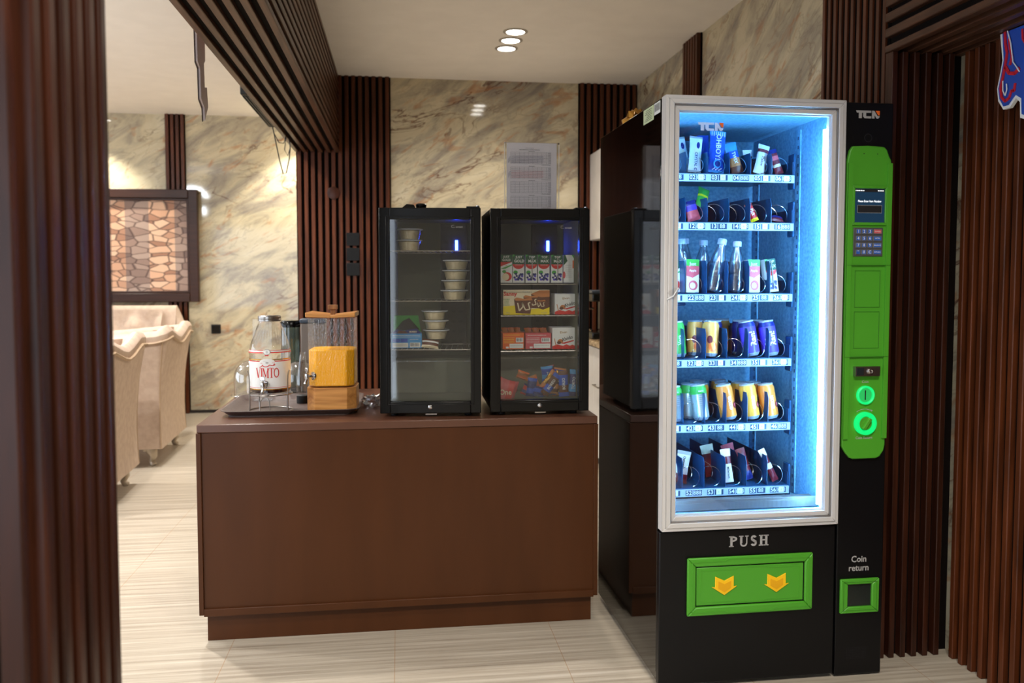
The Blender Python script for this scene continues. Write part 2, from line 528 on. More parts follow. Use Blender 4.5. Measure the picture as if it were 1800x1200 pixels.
class MB:
    def __init__(s, M=None):
        s.v = []
        s.f = []
        s.fm = []
        s.mats = []
        s.M = M or Matrix.Identity(4)
        s.W = None

    def mi(s, m):
        if m not in s.mats:
            s.mats.append(m)
        return s.mats.index(m)

    def add(s, vs_, fs, m):
        n = len(s.v)
        for p in vs_:
            p = Vector(p)
            if s.W:
                p = Vector(s.W(p))
            s.v.append(s.M @ p)
        k = s.mi(m)
        for f in fs:
            s.f.append([n+i for i in f])
            s.fm.append(k)
        return s

    def box(s, x0, x1, y0, y1, z0, z1, m):
        vs_ = [(x, y, z) for z in (z0, z1) for y in (y0, y1) for x in (x0, x1)]
        return s.add(vs_, [(0, 2, 3, 1), (4, 5, 7, 6), (0, 1, 5, 4), (2, 6, 7, 3), (0, 4, 6, 2), (1, 3, 7, 5)], m)

    def prism(s, pts, y0, y1, m, ax='y'):
        """polygon in the x-z plane pushed from y0 to y1 (ax 'y'); ax 'z': x-y polygon; ax 'x': y-z polygon"""
        n = len(pts)

        def P(a, b, d):
            return (a, d, b) if ax == 'y' else ((a, b, d) if ax == 'z' else (d, a, b))
        vs_ = [P(a, b, y0) for a, b in pts] + [P(a, b, y1) for a, b in pts]
        fs = [tuple(range(n)), tuple(range(2*n-1, n-1, -1))]
        fs += [(i, i+n, (i+1) % n+n, (i+1) % n) for i in range(n)]
        return s.add(vs_, fs, m)

    def flat(s, pts, y, m):
        """flat print polygon in the x-z plane facing -y"""
        return s.add([(a, y, b) for a, b in pts], [tuple(range(len(pts)))], m)

    def rect(s, x0, x1, z0, z1, y, m):
        return s.flat([(x0, z0), (x1, z0), (x1, z1), (x0, z1)], y, m)

    def text(s, t, x, z, size, y, m, sx=1.0, bold=0.0, rot=0.0):
        vs_, fs = glyphs(t, bold)
        c, q = cos(rot), sin(rot)
        out = [(x + (p.x*sx*c - p.y*q)*size, y, z + (p.x*sx*q + p.y*c)*size) for p in vs_]
        return s.add(out, fs, m)

    def lathe(s, prof, m, c=(0, 0, 0), n=24, ax='z', cap=True, arc=None):
        vs_ = []
        for r, z in prof:
            for k in range(n):
                a = 2*pi*k/n
                p = (r*cos(a), r*sin(a), z)
                if ax == 'y':
                    p = (p[0], p[2], p[1])
                elif ax == 'x':
                    p = (p[2], p[0], p[1])
                vs_.append((c[0]+p[0], c[1]+p[1], c[2]+p[2]))
        fs = []
        for i in range(len(prof)-1):
            for k in range(n):
                a, b = i*n+k, i*n+(k+1) % n
                fs.append((a, b, b+n, a+n))
        if cap:
            if prof[0][0] > 1e-5:
                fs.append(tuple(range(n-1, -1, -1)))
            if prof[-1][0] > 1e-5:
                fs.append(tuple(range((len(prof)-1)*n, len(prof)*n)))
        return s.add(vs_, fs, m)

    def cyl(s, x, y, z0, z1, r, m, n=20):
        return s.lathe([(r, z0), (r, z1)], m, (x, y, 0), n)

    def tube(s, path, r, m, n=8, closed=False, caps=True):
        P = [Vector(p) for p in path]
        N = len(P)
        vs_ = []
        up = Vector((0, 0, 1))
        prev = None
        for i, p in enumerate(P):
            a = P[(i-1) % N] if (closed or i > 0) else p
            b = P[(i+1) % N] if (closed or i < N-1) else p
            t = (b-a).normalized()
            if prev is None:
                u = t.cross(up)
                if u.length < 0.05:
                    u = t.cross(Vector((1, 0, 0)))
            else:
                u = prev - t*prev.dot(t)
                if u.length < 1e-4:
                    u = t.cross(up)
            u.normalize()
            prev = u
            w_ = t.cross(u)
            rr = r[i] if isinstance(r, (list, tuple)) else r
            for k in range(n):
                an = 2*pi*k/n
                vs_.append(p + (u*cos(an) + w_*sin(an))*rr)
        fs = []
        for i in range(N if closed else N-1):
            j = (i+1) % N
            for k in range(n):
                k2 = (k+1) % n
                fs.append((i*n+k, i*n+k2, j*n+k2, j*n+k))
        if caps and not closed:
            fs.append(tuple(range(n-1, -1, -1)))
            fs.append(tuple(range((N-1)*n, N*n)))
        return s.add(vs_, fs, m)

    def grid(s, fn, nu, nv, m, mf=None, closeu=False):
        vs_ = [fn(i/nu, j/nv) for j in range(nv+1) for i in range(nu+1)]
        for j in range(nv):
            fs = []
            for i in range(nu):
                a = j*(nu+1)+i
                fs.append((a, a+1, a+nu+2, a+nu+1))
            if j == 0:
                base = len(s.v)
                s.add(vs_, fs, mf(j/nv) if mf else m)
            else:
                k = s.mi(mf((j+0.5)/nv) if mf else m)
                for f in fs:
                    s.f.append([base+q for q in f])
                    s.fm.append(k)
        return s

    def build(s, name, parent=None, bevel=0.0, smooth=40, seg=2, label=None, subsurf=0):
        me = bpy.data.meshes.new(name)
        vs_ = s.v
        if parent is not None:
            inv = wm(parent).inverted()
            vs_ = [inv @ p for p in vs_]
        me.from_pydata([tuple(p) for p in vs_], [], s.f)
        for m in s.mats:
            me.materials.append(m)
        me.polygons.foreach_set('material_index', s.fm)
        me.update()
        if smooth:
            me.polygons.foreach_set('use_smooth', [True]*len(me.polygons))
            me.set_sharp_from_angle(angle=R(smooth))
        o = bpy.data.objects.new(name, me)
        COL.objects.link(o)
        if parent is not None:
            o.parent = parent
        if bevel:
            b = o.modifiers.new('bevel', 'BEVEL')
            b.width = bevel
            b.segments = seg
            b.limit_method = 'ANGLE'
            b.angle_limit = R(40)
        if subsurf:
            b = o.modifiers.new('subdivision', 'SUBSURF')
            b.levels = b.render_levels = subsurf
        if label:
            o['label'] = label
        return o


def thing(name, label, cat, loc=(0, 0, 0), rz=0, group=None):
    o = bpy.data.objects.new(name, None)
    o.empty_display_size = 0.05
    COL.objects.link(o)
    o.location = loc
    o.rotation_euler = (0, 0, rz)
    o['label'] = label
    o['category'] = cat
    if group:
        o['group'] = group
    return o


def tag(o, label, cat, group=None):
    o['label'] = label
    o['category'] = cat
    if group:
        o['group'] = group
    return o


def struct(o):
    o['kind'] = 'structure'
    return o


def copy_tree(o, parent=None):
    c = o.copy()
    COL.objects.link(c)
    if parent is not None:
        c.parent = parent
    for ch in [q for q in list(bpy.data.objects) if q.parent == o]:
        copy_tree(ch, c)
    return c


def rrect(x0, x1, z0, z1, r, n=4):
    out = []
    for cx_, cz_, a0 in ((x1-r, z1-r, 0), (x0+r, z1-r, 90), (x0+r, z0+r, 180), (x1-r, z0+r, 270)):
        for k in range(n+1):
            a = R(a0 + 90*k/n)
            out.append((cx_+r*cos(a), cz_+r*sin(a)))
    return out


def ell(cx_, cz_, rx, rz_, n=20, a0=0, a1=360):
    return [(cx_+rx*cos(R(a0+(a1-a0)*k/n)), cz_+rz_*sin(R(a0+(a1-a0)*k/n))) for k in range(n if a1-a0 == 360 else n+1)]


def quad(p, q, t):
    d = Vector((q[0]-p[0], q[1]-p[1]))
    n = Vector((-d.y, d.x)).normalized()*t/2
    return [(p[0]+n.x, p[1]+n.y), (p[0]-n.x, p[1]-n.y), (q[0]-n.x, q[1]-n.y), (q[0]+n.x, q[1]+n.y)]


def arcband(mb, cx_, cz_, rx, rz_, t, a0, a1, y, m, n=14):
    for k in range(n):
        p = R(a0+(a1-a0)*k/n)
        q = R(a0+(a1-a0)*(k+1)/n)
        mb.flat([(cx_+rx*cos(p), cz_+rz_*sin(p)), (cx_+rx*cos(q), cz_+rz_*sin(q)),
                 (cx_+(rx-t)*cos(q), cz_+(rz_-t)*sin(q)), (cx_+(rx-t)*cos(p), cz_+(rz_-t)*sin(p))], y, m)


def polyline(mb, pts, t, y, m):
    for a, b in zip(pts, pts[1:]):
        mb.flat(quad(a, b, t), y, m)


def serif(mb, s, x, z, h, w_, gap, y, m, tk=0.2, tn=0.09):
    """simple serif capitals V I M T O P U S H, centred on x, baseline z"""
    wid = {'I': 0.42, 'M': 1.25, 'O': 1.05, 'V': 1.05, 'T': 0.95, 'P': 0.85, 'U': 1.0, 'S': 0.75, 'H': 1.05}
    tot = sum(wid[c]*w_ for c in s) + gap*(len(s)-1)
    cx_ = x-tot/2
    K, N_ = tk*w_, tn*w_

    def sf(px, pz, ww):
        mb.rect(px-ww, px+ww, pz-(N_*0.5), pz+(N_*0.5), y, m)
    for c in s:
        W_ = wid[c]*w_
        a, b = cx_, cx_+W_
        if c in 'IPH':
            st = a+W_*(0.5 if c == 'I' else 0.22)
            mb.rect(st-K/2, st+K/2, z, z+h, y, m)
            sf(st, z+N_/2, K*1.05)
            sf(st, z+h-N_/2, K*1.05)
            if c == 'P':
                arcband(mb, st, z+h*0.73, b-st, h*0.27, K*0.8, -90, 90, y, m)
            if c == 'H':
                s2 = a+W_*0.78
                mb.rect(s2-K/2, s2+K/2, z, z+h, y, m)
                sf(s2, z+N_/2, K*1.05)
                sf(s2, z+h-N_/2, K*1.05)
                mb.rect(st, s2, z+h*0.47, z+h*0.47+N_*1.2, y, m)
        elif c == 'T':
            mb.rect((a+b)/2-K/2, (a+b)/2+K/2, z, z+h, y, m)
            mb.rect(a, b, z+h-N_*1.2, z+h, y, m)
            mb.rect(a, a+N_, z+h*0.78, z+h, y, m)
            mb.rect(b-N_, b, z+h*0.78, z+h, y, m)
            sf((a+b)/2, z+N_/2, K*1.1)
        elif c == 'V':
            mb.flat(quad((a+W_*0.14, z+h), ((a+b)/2, z), K), y, m)
            mb.flat(quad((b-W_*0.12, z+h), ((a+b)/2, z), N_), y, m)
            sf(a+W_*0.16, z+h-N_/2, K)
            sf(b-W_*0.12, z+h-N_/2, K*0.8)
        elif c == 'M':
            mb.rect(a+W_*0.1, a+W_*0.1+N_, z, z+h, y, m)
            mb.rect(b-W_*0.1-K, b-W_*0.1, z, z+h, y, m)
            mb.flat(quad((a+W_*0.13, z+h), ((a+b)/2, z+h*0.1), K), y, m)
            mb.flat(quad((b-W_*0.16, z+h), ((a+b)/2, z+h*0.1), N_), y, m)
            sf(a+W_*0.12, z+N_/2, K*0.8)
            sf(b-W_*0.18, z+N_/2, K)
        elif c == 'O':
            arcband(mb, (a+b)/2, z+h/2, W_/2, h/2, K*0.85, 0, 360, y, m, 22)
        elif c == 'U':
            l, r_ = a+W_*0.2, b-W_*0.16
            mb.rect(l-K/2, l+K/2, z+h*0.3, z+h, y, m)
            mb.rect(r_-N_/2, r_+N_/2, z+h*0.3, z+h, y, m)
            arcband(mb, (l-K/2+r_+N_/2)/2, z+h*0.3, (r_+N_/2-l+K/2)/2, h*0.32, N_*1.4, 180, 360, y, m)
            sf(l, z+h-N_/2, K)
            sf(r_, z+h-N_/2, K*0.8)
        elif c == 'S':
            arcband(mb, (a+b)/2, z+h*0.74, W_*0.45, h*0.26, N_*1.9, 20, 250, y, m)
            arcband(mb, (a+b)/2, z+h*0.27, W_*0.48, h*0.27, N_*1.9, -160, 80, y, m)
            mb.flat(quad((a+W_*0.16, z+h*0.66), (b-W_*0.12, z+h*0.36), K), y, m)
        cx_ += W_+gap


def tcn(mb, x, z, w_, y, m):
    P = lambda L: [(x+a*w_, z+b*w_) for a, b in L]
    mb.flat(P([(0, .30), (.36, .30), (.33, .21), (.25, .21), (.25, 0), (.12, 0), (.12, .21), (.04, .21)]), y, m)
    mb.flat(P([(.64, .30), (.37, .30), (.30, .23), (.30, .07), (.37, 0), (.64, 0), (.64, .085), (.43, .085), (.43, .215), (.64, .215)]), y, m)
    mb.flat(P([(.67, 0), (.67, .30), (.77, .30), (.91, .10), (1.0, .10), (.98, .04), (.93, 0), (.87, 0), (.78, .13), (.78, 0)]), y, m)
    mb.flat(P([(.82, .30), (1.0, .30), (1.0, .13), (.935, .13)]), y, M_ORNG)


# ------------------------------------------------------------------ the setting
XL, XR = -0.80, 1.96       # left edge of the slat wall / right wall of the kitchen
YK, YF = 6.80, 8.60        # back wall of the kitchen / of the lounge
ZR_B = 2.121              # underside of the right beam
ZB = 2.33                  # underside of the beams
struct(MB().box(-6.2, 4.6, -2.7, 8.9, -0.1, 0, M_FLOOR).build('floor', smooth=0))
struct(MB().box(-6.2, 4.6, -2.7, 8.9, CEIL, CEIL+0.1, M_CEIL).build('ceiling', smooth=0))
struct(MB().box(XL+0.02, XR+0.2, YK, YK+0.15, 0, CEIL, M_MARB).build('wall_back', smooth=0))
struct(MB().box(XL+0.02, XL+0.17, YK+0.15, YF, 0, CEIL, M_MARBX).build('wall_return', smooth=0))
struct(MB().box(-6.2, XL+0.17, YF, YF+0.15, 0, CEIL, M_MARB).build('wall_lounge', smooth=0))
struct(MB().box(XR, XR+0.15, -2.7, YK, 0, CEIL, M_MARBX).build('wall_right', smooth=0))
struct(MB().box(1.690, XR-0.001, 2.732, 3.20, 0, CEIL, M_GAP).build('wall_stub', smooth=0))
# left and front outer walls with tall window openings (daylight comes in here)
wl = MB()
wl.box(-6.2, -6.05, -2.7, -1.2, 0, CEIL, M_PAINT).box(-6.2, -6.05, 6.4, 8.9, 0, CEIL, M_PAINT)
wl.box(-6.2, -6.05, -1.2, 6.4, 0, 0.5, M_PAINT).box(-6.2, -6.05, -1.2, 6.4, 2.6, CEIL, M_PAINT)
wl.box(-6.2, -6.05, 2.3, 2.9, 0.5, 2.6, M_PAINT)
struct(wl.build('wall_left', smooth=0))
wf = MB()
wf.box(-6.2, -4.2, -2.85, -2.7, 0, CEIL, M_PAINT).box(-1.2, XR+0.15, -2.85, -2.7, 0, CEIL, M_PAINT)
wf.box(-4.2, -1.2, -2.85, -2.7, 2.5, CEIL, M_PAINT)
struct(wf.build('wall_front', smooth=0))


def slats(name, x0, x1, yf, z0, z1, m=None, pitch=0.0525, sw=0.030, dep=0.024, ax='x', sgn=-1, backing=True, bt=0.012):
    """vertical slats. ax 'x': row along x, standing off a wall face at y=yf; ax 'y': row along y off a face at x=yf"""
    mb = MB()
    m = m or M_WOODV
    n = max(1, round((x1-x0)/pitch))
    p = (x1-x0)/n
    a, b = (yf, yf+sgn*bt) if sgn > 0 else (yf+sgn*bt, yf)
    c, d = (yf, yf+sgn*(bt+dep)) if sgn > 0 else (yf+sgn*(bt+dep), yf)
    if backing:
        if ax == 'x':
            mb.box(x0, x1, a, b, z0, z1, M_GAP)
        else:
            mb.box(a, b, x0, x1, z0, z1, M_GAP)
    for i in range(n):
        u = x0+(i+0.5)*p
        if ax == 'x':
            mb.box(u-sw/2, u+sw/2, c, d, z0, z1, m)
        else:
            mb.box(c, d, u-sw/2, u+sw/2, z0, z1, m)
    return struct(mb.build(name, bevel=0.0025, seg=1, smooth=0))


slats('trim_1', XL, -0.06, YK, 0, CEIL)                       # kitchen back wall, left
slats('trim_2', 1.465, XR, YK, 0, CEIL)                       # kitchen back wall, right corner
slats('trim_3', 5.28, 5.575, XR, 0, CEIL, ax='y')             # narrow strip on the right wall
slats('trim_4', 2.735, 3.20, 1.690, 0, CEIL, ax='y', pitch=0.042, sw=0.020, dep=0.008, bt=0.003)              # end of the right wall
slats('trim_5', 1.700, 1.915, 2.730, 0, ZR_B, m=M_WOODC, pitch=0.043, sw=0.021, dep=0.030)
struct(MB().box(1.674, 1.694, 2.690, 2.732, 0, ZR_B, M_WOODC).build('trim_8', bevel=0.002, smooth=0))           # recess end wall
slats('trim_6', -1.0, 2.685, XR, 0, ZR_B, ax='y', pitch=0.049, sw=0.022, dep=0.020)              # recess side wall
slats('trim_7', -2.255, -2.065, YF, 0, CEIL)                  # strip on the lounge wall
struct(MB().box(-6.0, XL, YF-0.014, YF, 0, 0.03, M_INNERD).build('baseboard_lounge', smooth=0))


def beam(name, x0, x1, y0, y1, left=True, right=True, ZB=2.33):
    mb = MB()
    bt, dp, sw = 0.010, 0.022, 0.030
    mb.box(x0+dp, x1-dp, y0, y1, ZB+dp, CEIL, M_GAP)
    n = round((x1-x0)/0.0555)
    p = (x1-x0-sw)/(n-1) if n > 1 else 0
    for i in range(n):
        u = x0+sw/2+i*p
        mb.box(u-sw/2, u+sw/2, y0, y1, ZB, ZB+dp+0.002, M_WOODY)
    nz_ = round((CEIL-ZB)/0.0525)
    pz = (CEIL-ZB-sw)/(nz_-1)
    for i in range(nz_):
        z = ZB+sw/2+i*pz
        for ok, a, b in ((left, x0, x0+dp+0.002), (right, x1-dp-0.002, x1)):
            if ok and i > 0:
                mb.box(a, b, y0, y1, z-sw/2, z+sw/2, M_WOODY)
    return struct(mb.build(name, bevel=0.0025, seg=1, smooth=0))


beam('beam_left', -0.805, -0.465, -2.6, YK-0.04)
beam('beam_right', 1.668, XR-0.001, -2.6, 2.730, right=False, ZB=ZR_B)

# slatted pillar close on the left
mb = MB()
mb.box(-0.805+0.03, -0.465-0.024, 1.16, 1.45, 0, ZB, M_GAP)
for k in range(6):
    y = 1.175+k*0.0505
    mb.box(-0.52, -0.465, y-0.014, y+0.014, 0, ZB, M_WOODC)
for k in range(6):
    x = -0.79+k*0.058
    mb.box(x-0.017, x+0.017, 1.135, 1.17, 0, ZB, M_WOODC)
struct(mb.build('pillar_left', bevel=0.004, seg=2, smooth=0))


# ------------------------------------------------------------------ downlights
def downlight(x, y, label, group):
    t = thing('downlight', label, 'ceiling light', (x, y, CEIL), group=group)
    MB().lathe([(0.060, -0.001), (0.080, -0.001), (0.080, -0.004), (0.062, -0.008), (0.058, -0.002)], M_RIM, (x, y, CEIL), 32, cap=False).build('rim', t)
    MB().lathe([(0.059, -0.004), (0.0, -0.0045)], M_LAMP, (x, y, CEIL), 28).build('lens', t)


for (x, y), n in zip(KITCHEN, ('nearest', 'middle', 'farthest')):
    downlight(x, y, n+' of the three round recessed downlights in the cream kitchen ceiling', 'downlights in the kitchen ceiling')
for (x, y), n in zip(LOUNGE[:2], ('hidden behind the slatted beam near the lounge wall', 'lighting the marble above the framed stone picture')):
    downlight(x, y, 'round recessed downlight '+n, 'downlights in the lounge ceiling')

# ------------------------------------------------------------------ service counter
t = thing('service_counter', 'long dark brown painted counter carrying two small fridges and drink dispensers', 'counter', (0, 3.6, 0))
CT = 0.812
MB().box(-0.735, 0.757, 3.145, 4.06, 0.12, CT-0.030, M_BROWN).build('body', t, 0.002)
MB().box(-0.737, 0.759, 3.140, 4.065, CT-0.030, CT, M_BROWNT).build('countertop', t, 0.003)
MB().box(-0.739, -0.722, 3.136, 4.06, 0.105, CT-0.031, M_BROWN).build('end_panel', t, 0.0015)
MB().box(0.744, 0.761, 3.136, 4.06, 0.105, CT-0.031, M_BROWN).build('end_panel', t, 0.0015)
MB().box(-0.722, 0.745, 3.134, 3.146, 0.100, 0.128, M_BROWN).build('lower_rail', t, 0.002)
MB().box(-0.715, 0.740, 3.160, 4.0, 0, 0.12, M_BROWN).build('kick_plate', t, 0.001)


# ------------------------------------------------------------------ small fridges
def fridge(label, shelves, zwell):
    """front face at y=0, x 0..0.388, standing on z=0"""
    W_, H, D = 0.388, 0.802, 0.43
    t = thing('mini_fridge', label, 'fridge')
    for x in (0.05, W_-0.05):
        for y in (0.06, D-0.05):
            MB().cyl(x, y, 0, 0.022, 0.014, M_RUBBER, 14).build('foot', t)
    b = MB()
    z0 = 0.02
    b.box(0.002, 0.028, 0.036, D, z0, H, M_BLACKM).box(W_-0.028, W_-0.002, 0.036, D, z0, H, M_BLACKM)
    b.box(0.028, W_-0.028, 0.036, D, H-0.028, H, M_BLACKM).box(0.028, W_-0.028, 0.036, D, z0, 0.05, M_BLACKM)
    b.box(0.028, W_-0.028, D-0.02, D, 0.05, H-0.028, M_BLACKM)
    b.build('cabinet', t, 0.002)
    i = MB()
    x0, x1, y0, y1, zb, zt = 0.0285, W_-0.0285, 0.037, D-0.021, 0.051, H-0.029
    e = 0.004
    i.box(x0, x0+e, y0, y1, zb, zt, M_INNER).box(x1-e, x1, y0, y1, zb, zt, M_INNER)
    i.box(x0, x1, y1-e, y1, zb, zt, M_INNER).box(x0, x1, y0, y1, zb, zb+e, M_INNER).box(x0, x1, y0, y1, zt-e, zt, M_INNERD)
    i.box(x0, x1, y1-0.12, y1-e, zb, zwell-0.02, M_INNER)
    i.build('liner', t)
    v = MB()
    v.box(W_*0.56, W_*0.84, y1-0.03, y1-e-0.0005, 0.22, zt-0.01, M_INNERD)
    for zz in [0.26+0.042*k for k in range(11)]:
        for xx in (0.60, 0.68, 0.76):
            v.box(W_*xx, W_*xx+0.016, y1-0.032, y1-0.03, zz, zz+0.010, M_BLACKM)
    v.build('vent_panel', t)
    MB().box(0.279, 0.291, y1-0.040, y1-0.031, 0.650, 0.695, M_LEDB).build('light', t, 0.002, label='glowing blue cabinet light')
    for zz in shelves:
        s_ = MB()
        s_.tube([(x0+0.012, 0.06, zz), (x1-0.012, 0.06, zz), (x1-0.012, 0.33, zz), (x0+0.012, 0.33, zz)], 0.0022, M_STEEL, 6, closed=True)
        for k in range(14):
            x = x0+0.024+k*(x1-x0-0.048)/13
            s_.tube([(x, 0.06, zz-0.001), (x, 0.33, zz-0.001)], 0.0013, M_STEEL, 5)
        s_.build('shelf', t)
    q = MB()
    q.box(x0+0.006, x1-0.006, 0.044, 0.0465, 0.056, zwell-0.01, M_GLASS).box(x0+0.006, x1-0.006, 0.041, 0.049, zwell-0.012, zwell-0.006, M_PLAST)
    q.build('drawer_front', t)
    d = MB()
    fw, ft, fb = 0.040, 0.044, 0.046
    zl = 0.014
    for (a, b_, c, e_) in ((0, fw, zl, H), (W_-fw, W_, zl, H), (fw, W_-fw, H-ft, H), (fw, W_-fw, zl, zl+fb)):
        d.box(a, b_, 0, 0.034, c, e_, M_BLACK)
    dr = d.build('door', t, 0.0025)
    d2 = MB()
    for (a, b_, c, e_) in ((fw-0.014, fw-0.010, zl+fb-0.013, H-ft+0.013), (W_-fw+0.010, W_-fw+0.014, zl+fb-0.013, H-ft+0.013),
                           (fw-0.010, W_-fw+0.010, H-ft+0.009, H-ft+0.013), (fw-0.010, W_-fw+0.010, zl+fb-0.013, zl+fb-0.009)):
        d2.box(a, b_, -0.003, 0.001, c, e_, M_BLACK)
    d2.build('door_trim', dr, 0.001)
    MB().box(fw-0.002, W_-fw+0.002, 0.012, 0.016, zl+fb-0.002, H-ft+0.002, M_PANE).build('door_glass', dr, smooth=0)
    k = MB()
    k.lathe([(0.0085, 0), (0.0085, -0.006), (0.006, -0.008), (0, -0.008)], M_CHROME, (W_*0.497, 0, 0.039), 18, 'y')
    k.build('lock', dr)
    g = MB()
    g.text('ansat', 0.298+0.008, H-0.072, 0.013, 0.0105, M_GREYP, 1.0)
    arcband(g, 0.283, H-0.070, 0.008, 0.006, 0.0014, 60, 320, 0.0105, M_GREYP, 10)
    g.build('door_logo', dr, smooth=0)
    h = MB()
    h.box(W_-0.055, W_-0.004, 0.005, 0.05, H, H+0.006, M_BLACKM).cyl(W_-0.012, 0.018, H+0.006, H+0.010, 0.006, M_CHROME, 12)
    h.build('hinge', t, 0.001)
    MB().box(W_*0.45, W_*0.56, 0.002, 0.02, 0.008, 0.013, M_CHROME).build('door_catch', t)
    return t


F1 = fridge('black glass-door fridge holding dessert tubs, nearer the drink dispensers', (0.64, 0.445, 0.255), 0.22)
F1.location = (-0.077, 3.222, CT)
F1.rotation_euler = (0, 0, R(-5.5))
F2 = fridge('black glass-door fridge full of juice cartons and snack boxes beside the vending machine', (0.51, 0.385, 0.245), 0.23)
F2.location = (0.347, 3.195, CT)
F2.rotation_euler = (0, 0, R(-0.8))


def tub(x, y, z, rt, rb, h, label, group, rz=0.0, blue=False):
    t = thing('dessert_tub', label, 'food tub', (x, y, z), rz, group)
    MB().lathe([(rb, 0), (rt, h-0.004), (rt+0.002, h-0.003)], M_PLAST, (x, y, z), 24, cap=False).build('tub', t)
    MB().lathe([(0, 0.001), (rb-0.002, 0.001), (rt-0.004, h*0.80), (rt-0.006, h*0.84), (0, h*0.86)], M_DESS, (x, y, z), 22).build('dessert', t)
    MB().lathe([(rt-0.001, h-0.001), (rt-0.004, h-0.001), (rt-0.008, h-0.004), (0, h-0.004)], M_PLAST, (x, y, z), 26, cap=False).lathe([(rt, h-0.006), (rt+0.006, h-0.004), (rt+0.005, h-0.0005), (rt-0.001, h-0.0005)], mat('frosted_lid_rim', (196, 198, 204), 0.3), (x, y, z), 26, cap=False).build('lid', t)
    return t


for k, (z, n) in enumerate(((1.455, 'lower'), (1.499, 'upper'))):
    tub(0.040+0.002*k, 3.36, z, 0.047, 0.038, 0.043, n+' of two clear tubs of cream dessert on the top left fridge shelf', 'dessert tubs on the top shelf')
for k, n in enumerate(('lowest', 'second from bottom', 'third from bottom', 'topmost')):
    tub(0.222+0.003*k, 3.40, 1.2585+0.0405*k, 0.051, 0.041, 0.040, n+' of four white dessert tubs stacked at the right of the fridge', 'stack of four dessert tubs')
tubs3 = []
for k, n in enumerate(('bottom', 'middle', 'top')):
    tub(0.146-0.003*k, 3.37, 1.102+0.0385*k, 0.048, 0.038, 0.038, n+' tub of the three dessert tubs beside the blue snack carton', 'stack of three dessert tubs')


def barbox(mb, x0, x1, z0, z1, y, dark=M_INK, n=9):
    mb.rect(x0, x1, z0, z1, y, M_WHITE)
    w_ = (x1-x0)*0.84
    random.seed(int(abs(x0*1e4)))
    for k in range(n):
        a = x0+(x1-x0)*0.08+w_*k/n
        mb.rect(a, a+w_/n*random.uniform(0.25, 0.65), z0+(z1-z0)*0.22, z1-(z1-z0)*0.12, y-0.0003, dark)


def smalltext(mb, x0, x1, z, h, y, m, seed=1):
    """a row of tiny print as dashes"""
    random.seed(seed)
    x = x0
    while x < x1:
        w_ = random.uniform(0.4, 1.6)*h
        mb.rect(x, min(x+w_, x1), z, z+h, y, m)
        x += w_+h*0.5


# opened blue carton of chocolate bars
t = thing('snack_carton', 'opened light blue carton with green flap on the lower shelf of the left fridge', 'snack box', (0.027, 3.37, 1.068))
x0, x1, y0, y1, z0, z1 = -0.033, 0.087, 3.335, 3.43, 1.068, 1.126
m_ = MB()
m_.box(x0, x1, y0, y1, z0, z1, M_LBLUE)
for k in range(2):
    smalltext(m_, x0+0.006, x1-0.006, z1-0.008-0.006*k, 0.0018, y0-0.0006, M_WHITE, k)
m_.rect(x0+0.004, x0+0.034, z0+0.024, z0+0.038, y0-0.0006, M_BLUE)
m_.rect(x0+0.036, x0+0.064, z0+0.024, z0+0.038, y0-0.0006, M_BLUE)
smalltext(m_, x0+0.072, x1-0.014, z0+0.034, 0.002, y0-0.0006, M_WHITE, 5)
m_.rect(x0+0.004, x0+0.066, z0+0.003, z0+0.021, y0-0.0006, M_WHITE)
smalltext(m_, x0+0.008, x0+0.060, z0+0.012, 0.002, y0-0.001, M_GREYP, 6)
barbox(m_, x0+0.072, x1-0.006, z0+0.003, z0+0.022, y0-0.0006)
m_.build('box', t)
m_ = MB()
m_.prism([(x0, z1-0.002), (x0+0.012, z1+0.068), (x1-0.012, z1+0.068), (x1, z1-0.002)], y1-0.002, y1-0.0005, M_GRN)
m_.flat([(x0+0.012, z1+0.006), (x0+0.045, z1+0.046), (x0+0.072, z1+0.058), (x1-0.006, z1+0.01)], y1-0.0026, M_INK)
m_.build('back_flap', t, smooth=0)
m_ = MB()
m_.prism([(x0+0.004, z1), (x0+0.018, z1+0.018), (x0+0.05, z1+0.012), (x1-0.02, z1+0.020), (x1-0.004, z1+0.004), (x1-0.004, z1)], y0+0.002, y0+0.0035, M_NBLUE)
m_.flat([(x0+0.022, z1+0.001), (x0+0.03, z1+0.013), (x0+0.055, z1+0.010), (x0+0.066, z1+0.001)], y0+0.0014, M_BRWN)
m_.text('BOREO', x1-0.034, z1+0.007, 0.010, y0+0.0010, M_CREAM, 0.9, 0.02)
m_.build('front_flap', t, smooth=0)


def pillow(mb, w_, h, th, m, mf=None, nu=10, nv=18, wr=0.0012, seed=0):
    """flat sealed pouch standing in x-z around the origin, bottom at z=0, front and back skins"""
    def fn(sgn):
        def g(u, v):
            x = (u-0.5)*w_
            z = v*h
            e = max(0.0, sin(pi*u))**0.55 * max(0.0, min(1, min(v, 1-v)/0.13-0.28))**0.6 if 0 < v < 1 else 0
            nn = noise.noise(Vector((u*5+seed, v*9, sgn*3.0)))*wr*2 if 0.05 < v < 0.95 else sin(u*34)*0.0007
            pin = 1-0.10*(1 if 0.06 < v < 0.94 else 0)*sin(pi*v)
            return (x*pin, sgn*(-th/2*e)+nn, z)
        return g
    mb.grid(fn(1), nu, nv, m, mf)
    mb.grid(lambda u, v: fn(-1)(1-u, v), nu, nv, m, mf)
    return mb


def bands(*L):
    """L: (upper limit, material) from the bottom"""
    def f(v):
        for q, m in L:
            if v <= q:
                return m
        return L[-1][1]
    return f


